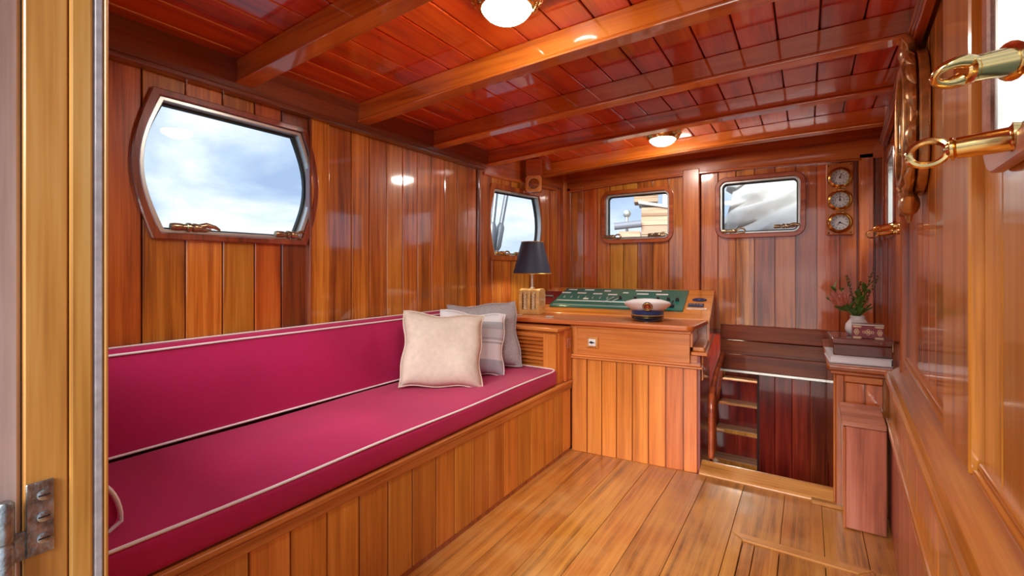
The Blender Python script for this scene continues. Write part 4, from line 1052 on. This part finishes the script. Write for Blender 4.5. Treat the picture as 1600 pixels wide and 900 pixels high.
# bouquet
bq = thing('bouquet', (vx, vy, vz+0.09), 'bouquet of one pink protea with leafy green sprigs in the white vase', 'flowers')
rng = random.Random(5)
top = Vector((vx, vy, vz+0.088))
def leafshape(g, p, d, up, ln, wd):
    d = d.normalized(); sd = d.cross(up).normalized(); nn = sd.cross(d)
    pts = [(0, 0.12), (0.3, 0.9), (0.6, 1.0), (0.85, 0.6), (1.0, 0.05)]
    L_ = [p+d*(ln*t)+sd*(wd*w_/2)+nn*(0.1*ln*math.sin(t*2)) for t, w_ in pts]
    R_ = [p+d*(ln*t)-sd*(wd*w_/2)+nn*(0.1*ln*math.sin(t*2)) for t, w_ in pts]
    C_ = [p+d*(ln*t)+nn*(0.1*ln*math.sin(t*2)-wd*0.18) for t, w_ in pts]
    k = len(g.v); g.v += [tuple(x) for x in L_+C_+R_]; n = len(pts)
    for i in range(n-1):
        g.f += [(k+i, k+i+1, k+n+i+1, k+n+i), (k+n+i, k+n+i+1, k+2*n+i+1, k+2*n+i)]; g.mi += [0, 0]
# sprigs: (tip offset, kind)
for tip, kind in (((0.085,0.02,0.200),1),((0.060,-0.02,0.235),1),((0.012,0.03,0.170),1),((-0.100,0.0,0.140),0),((-0.045,0.02,0.200),1),((0.030,-0.03,0.150),0),((-0.120,-0.03,0.085),0),((0.0,-0.04,0.110),0),((-0.075,-0.02,0.035),0)):
    tp_ = top+Vector(tip); mid = top.lerp(tp_, 0.5)+Vector((0, 0, 0.012))
    pts = [top-Vector((0,0,0.05)), top.lerp(mid, 0.3), mid, tp_]
    o_ = obj('sprig', MB().tube(pts, [0.0025, 0.002, 0.0018, 0.001], n=5), leaf2, bq, smooth=True)
    g = MB(); nl = 18 if kind else 9
    for i in range(nl):
        t = 0.30+0.70*i/(nl-1); p = top.lerp(mid, t*2) if t < 0.5 else mid.lerp(tp_, t*2-1)
        a = i*2.4; side = Vector((math.cos(a), math.sin(a), 0.6 if kind else 0.35))
        d = (tp_-top).normalized()*0.8+side
        leafshape(g, p, d, Vector((0.1, 0.2, 1)), (0.020 if kind else 0.046)*rng.uniform(0.8, 1.2), (0.008 if kind else 0.020))
    obj('leaves', g, leaf2 if kind else leaf, o_, smooth=True)
    if kind:
        g = MB()
        for i in range(9):
            t = 0.35+0.65*i/8; p = top.lerp(tp_, t); g.ball((p.x+rng.uniform(-.006,.006), p.y-0.004, p.z+0.010), 0.0042, 6, 4)
        obj('berries', g, berry, o_, smooth=True)
for k in range(7):
    a = -0.4+0.9*k; g = MB(); d = Vector((math.cos(a), math.sin(a)*0.8-0.3, 0.75+0.2*math.sin(k)))
    leafshape(g, top+Vector((0, 0, 0.005)), d, Vector((0, 0, 1)), 0.085, 0.036)
    obj('leaf', g, leaf, bq, smooth=True)
pc = top+Vector((-0.075, -0.052, 0.092))
ax = Vector((-0.25, -0.60, 0.75)).normalized()
pr_o = obj('protea', MB().tube([top-Vector((0,0,0.03)), top.lerp(pc, 0.6), pc-ax*0.028], 0.003, n=6), leaf, bq, smooth=True)
q = ax.to_track_quat('Z', 'Y').to_matrix().to_4x4()
for ringk, (rr_, cnt, hh, op) in enumerate(((0.026, 10, 0.060, 0.22), (0.021, 8, 0.066, 0.04), (0.013, 6, 0.060, -0.08))):
    for k in range(cnt):
        a = 2*math.pi*k/cnt+ringk*0.3; g = MB()
        d = Vector((math.cos(a)*op, math.sin(a)*op, 1)); b_ = Vector((rr_*math.cos(a), rr_*math.sin(a), -0.025))
        leafshape(g, b_, d, Vector((math.cos(a), math.sin(a), 0)), hh, 0.026)
        g.xf(Matrix.Translation(pc) @ q)
        obj('petal', g, petal, pr_o, smooth=True)
obj('heart', MB().ball((0,0,0), (0.018,0.018,0.026), 12, 8).xf(Matrix.Translation(pc) @ q), petal, pr_o, smooth=True)

# ================================================================== CARVED GILT FRAME on the right wall
oc = Vector((-2.08, 0.0, 1.640))      # frame FR: u, v, z
of = thing('carved_frame', frame_matrix(FR) @ Vector((oc.x, 0, 1.33)), 'carved gilded wall ornament hanging edge-on on the right wall', 'ornament')
n = 44
def sgp(x, e): return math.copysign(abs(x)**e, x)
def oval(hw, hh): return [(oc.x+hw*sgp(math.cos(2*math.pi*k/n), 0.72), oc.z+hh*sgp(math.sin(2*math.pi*k/n), 0.72)) for k in range(n)]
obj('moulding', MB().ring(oval(0.195, 0.240), oval(0.13, 0.175), 'Y', -0.022, 0.006), gilt, of, frame=FR, bevel=0.006, seg=2)
obj('moulding', MB().ring(oval(0.180, 0.225), oval(0.132, 0.177), 'Y', -0.042, -0.022), gilt, of, frame=FR, bevel=0.006, seg=2)
obj('rim', MB().ring(oval(0.160, 0.205), oval(0.135, 0.180), 'Y', -0.058, -0.040), gilt, of, frame=FR, bevel=0.006, seg=2)
obj('mirror', MB().prism(oval(0.133, 0.178), 'Y', -0.016, -0.010), plain('mirror_glass', (0.8, 0.8, 0.8), 0.04, 1.0), of, frame=FR)
for k in range(18):
    a = 2*math.pi*(k+0.5)/18
    u = oc.x+0.188*sgp(math.cos(a), 0.72); z = oc.z+0.232*sgp(math.sin(a), 0.72)
    tu, tz = -math.sin(a), math.cos(a)
    pts = [(u+tu*d_*0.06-math.cos(a)*abs(d_)*0.012, -0.030-0.010*(1-d_*d_), z+tz*d_*0.06) for d_ in (-1, -0.5, 0, 0.5, 1)]
    obj('carving', MB().tube(pts, [0.003, 0.012, 0.015, 0.010, 0.003], n=8), gilt, of, frame=FR, smooth=True)
for sz, zz in ((1, 1.905), (-1, 1.372)):
    g = MB().ball((oc.x, -0.03, zz), (0.055, 0.030, 0.042), 14, 8)
    for s_ in (-1, 1):
        g.tube([(oc.x+s_*0.02, -0.035, zz), (oc.x+s_*0.075, -0.04, zz+sz*0.022), (oc.x+s_*0.10, -0.035, zz-sz*0.012), (oc.x+s_*0.07, -0.03, zz-sz*0.03)], [0.020, 0.016, 0.012, 0.006], n=8)
    g.tube([(oc.x, -0.03, zz), (oc.x, -0.03, zz+sz*0.065)], [0.022, 0.005], n=10)
    obj('crest', g, gilt, of, frame=FR, smooth=True)

# window dogs of the right-hand windows
def Rr(s, v, z): return tuple(frame_matrix(FR) @ Vector((-s, v, z)))
big_dog(w5, Rr(0.985, 0.0, 1.462), (0.163, 0.930, 1.441), 0.0195, 'slot', brass)
big_dog(w5, Rr(0.955, 0.0, 1.340), (0.144, 0.985, 1.334), 0.0165, 'eye', brass)
big_dog(w6, Rr(2.86, -0.005, 1.330), (0.258, 2.90, 1.318), 0.015, 'eye', brass)
big_dog(w6, Rr(2.86, -0.005, 1.358), (0.272, 2.90, 1.345), 0.015, 'fork', brass)

# ================================================================== OUTSIDE
sea = obj('sea', B((-600, -600, -2.6), (600, 600, -2.5)), sea_m); tag(sea, kind='structure')
ad = obj('deck_aft', B((-2.6, -4.0, -0.12), (1.0, -0.10, -0.07)), hullwhite); tag(ad, kind='structure')
for i, (a, b) in enumerate(zip(lin(-2.6, 1.0, 24)[:-1], lin(-2.6, 1.0, 24)[1:])):
    obj('plank', B((a+0.003, -4.0, -0.07), (b-0.003, -0.101, -0.04)), deckY, ad)
fd = obj('deck_front', B((-2.6, YF+0.08, 0.70), (1.2, 12.0, 0.74)), deckY); tag(fd, kind='structure')
# far shore
g = MB(); rng = random.Random(2)
k_ = 60
prof = [(-620+1240*i/k_, -2.0+abs(math.sin(i*0.7)*5+math.sin(i*1.9)*3)+1.5) for i in range(k_+1)]
g.prism([(-620, -2.55)] + prof + [(620, -2.55)], 'X', -560, -540)
fs = obj('far_shore', g, hills_m); tag(fs, kind='structure')

# deck box with crane ahead of the left front window
db = thing('deck_box', (-2.3, 6.6, 0.74), 'pale wooden deck box outside the front window, ahead of the console', 'deck box')
dR = (-1.72, 6.3, rad(16))
for k in range(10):
    obj('board', B((-0.20, 0, 0.74+k*0.125), (0.30, 0.45, 0.74+k*0.125+0.12)), crateX, db, frame=dR, bevel=0.004)
obj('lid', MB().prism([(-0.24, 2.04), (0.32, 1.93), (0.32, 1.97), (-0.24, 2.08)], 'Y', -0.03, 0.48), hullwhite, db, frame=dR, bevel=0.006)
for k in range(2):
    obj('board', B((-0.30, 0.05, 2.07+k*0.085), (0.02, 0.40, 2.07+k*0.085+0.08)), crateX, db, frame=dR, bevel=0.004)
obj('coaming', B((-0.50, -0.05, 0.74), (-0.21, 0.30, 1.66)), crateX, db, frame=dR, bevel=0.01)
obj('rail', MB().tube([(-0.56, -0.06, 1.73), (-0.20, -0.06, 1.76)], 0.050, n=12), plain('slate_paint', (0.22, 0.22, 0.27), 0.5), db, frame=dR, smooth=True)
obj('vent', MB().ball((-0.40, 0.1, 1.92), (0.055, 0.055, 0.055), 14, 10).tube([(-0.40, 0.1, 1.6), (-0.40, 0.1, 1.92)], 0.022, n=10), steel, db, frame=dR, smooth=True)
ms = thing('deck_mast', (-1.9, 7.2, 0.74), 'pale mast with rigging lines beyond the deck box', 'mast')
obj('pole', MB().tube([(-1.96, 7.6, 0.74), (-1.86, 7.6, 7.0)], [0.05, 0.04], n=12), hullwhite, ms, smooth=True)
for a, b in (((-1.80, 7.4, 0.8), (-1.50, 7.6, 6.8)), ((-1.55, 7.4, 0.8), (-1.40, 7.6, 6.5)), ((-2.5, 7.4, 2.55), (-1.2, 7.4, 2.25)), ((-1.68, 7.4, 0.8), (-1.45, 7.6, 6.8))):
    obj('stay', MB().tube([a, b], 0.014, n=6), wire, ms, smooth=True)
# canvas-covered gear right ahead of the right front window
cvx = thing('canvas_cover', (-0.15, 4.6, 0.74), 'crumpled white canvas cover over deck gear outside the right front window', 'cover')
g = MB(); nx, nz = 26, 15
rng = random.Random(9)
CVP = {}
def cv(i, j):
    if (i, j) not in CVP:
        a = 2*math.pi*(i+0.5*(j % 2))/nx; t = j/nz
        r = 0.98-0.50*t+rng.uniform(-0.055, 0.055)+0.07*math.sin(3*a+4*t)*math.sin(5*t+a)
        CVP[(i, j)] = (-0.02+r*math.cos(a), 4.90+0.8*r*math.sin(a)+rng.uniform(-.04, .04), 0.74+1.36*t+(rng.uniform(-0.035, 0.035) if j else 0))
    return CVP[(i, j)]
for j in range(nz+1):
    for i in range(nx): g.v.append(cv(i, j))
for j in range(nz):
    for i in range(nx):
        p00, p10, p11, p01 = j*nx+i, j*nx+(i+1) % nx, (j+1)*nx+(i+1) % nx, (j+1)*nx+i
        g.f += [(p00, p10, p11), (p00, p11, p01)]; g.mi += [0, 0]
g.f += [tuple(range(nx-1, -1, -1)), tuple(range(nz*nx, nz*nx+nx))]; g.mi += [0, 0]
cvo = obj('canvas', g, canvas, cvx, smooth=True, sharp=180)
sm = cvo.modifiers.new('soften', 'SUBSURF'); sm.levels = 2; sm.render_levels = 2; sm.subdivision_type = 'SIMPLE'
bv = cvo.modifiers.new('smooth', 'SMOOTH'); bv.factor = 0.5; bv.iterations = 1
rg = thing('shrouds', (-2.5, 3.2, 0.6), 'pair of rigging shrouds with turnbuckles outside the corner window', 'rigging')
for b_, t_ in ((Vector((-2.9, 3.91, 0.60)), Vector((-2.9, 4.68, 5.0))), (Vector((-2.9, 3.93, 0.60)), Vector((-2.9, 5.30, 5.0)))):
    s1 = obj('shroud', MB().tube([b_, t_], 0.026, n=8), wire, rg, smooth=True)
    p0, p1 = b_.lerp(t_, 0.17), b_.lerp(t_, 0.24)
    obj('turnbuckle', MB().tube([p0, p0.lerp(p1, 0.15), p0.lerp(p1, 0.85), p1], [0.027, 0.045, 0.045, 0.027], n=10), wire, s1, smooth=True)
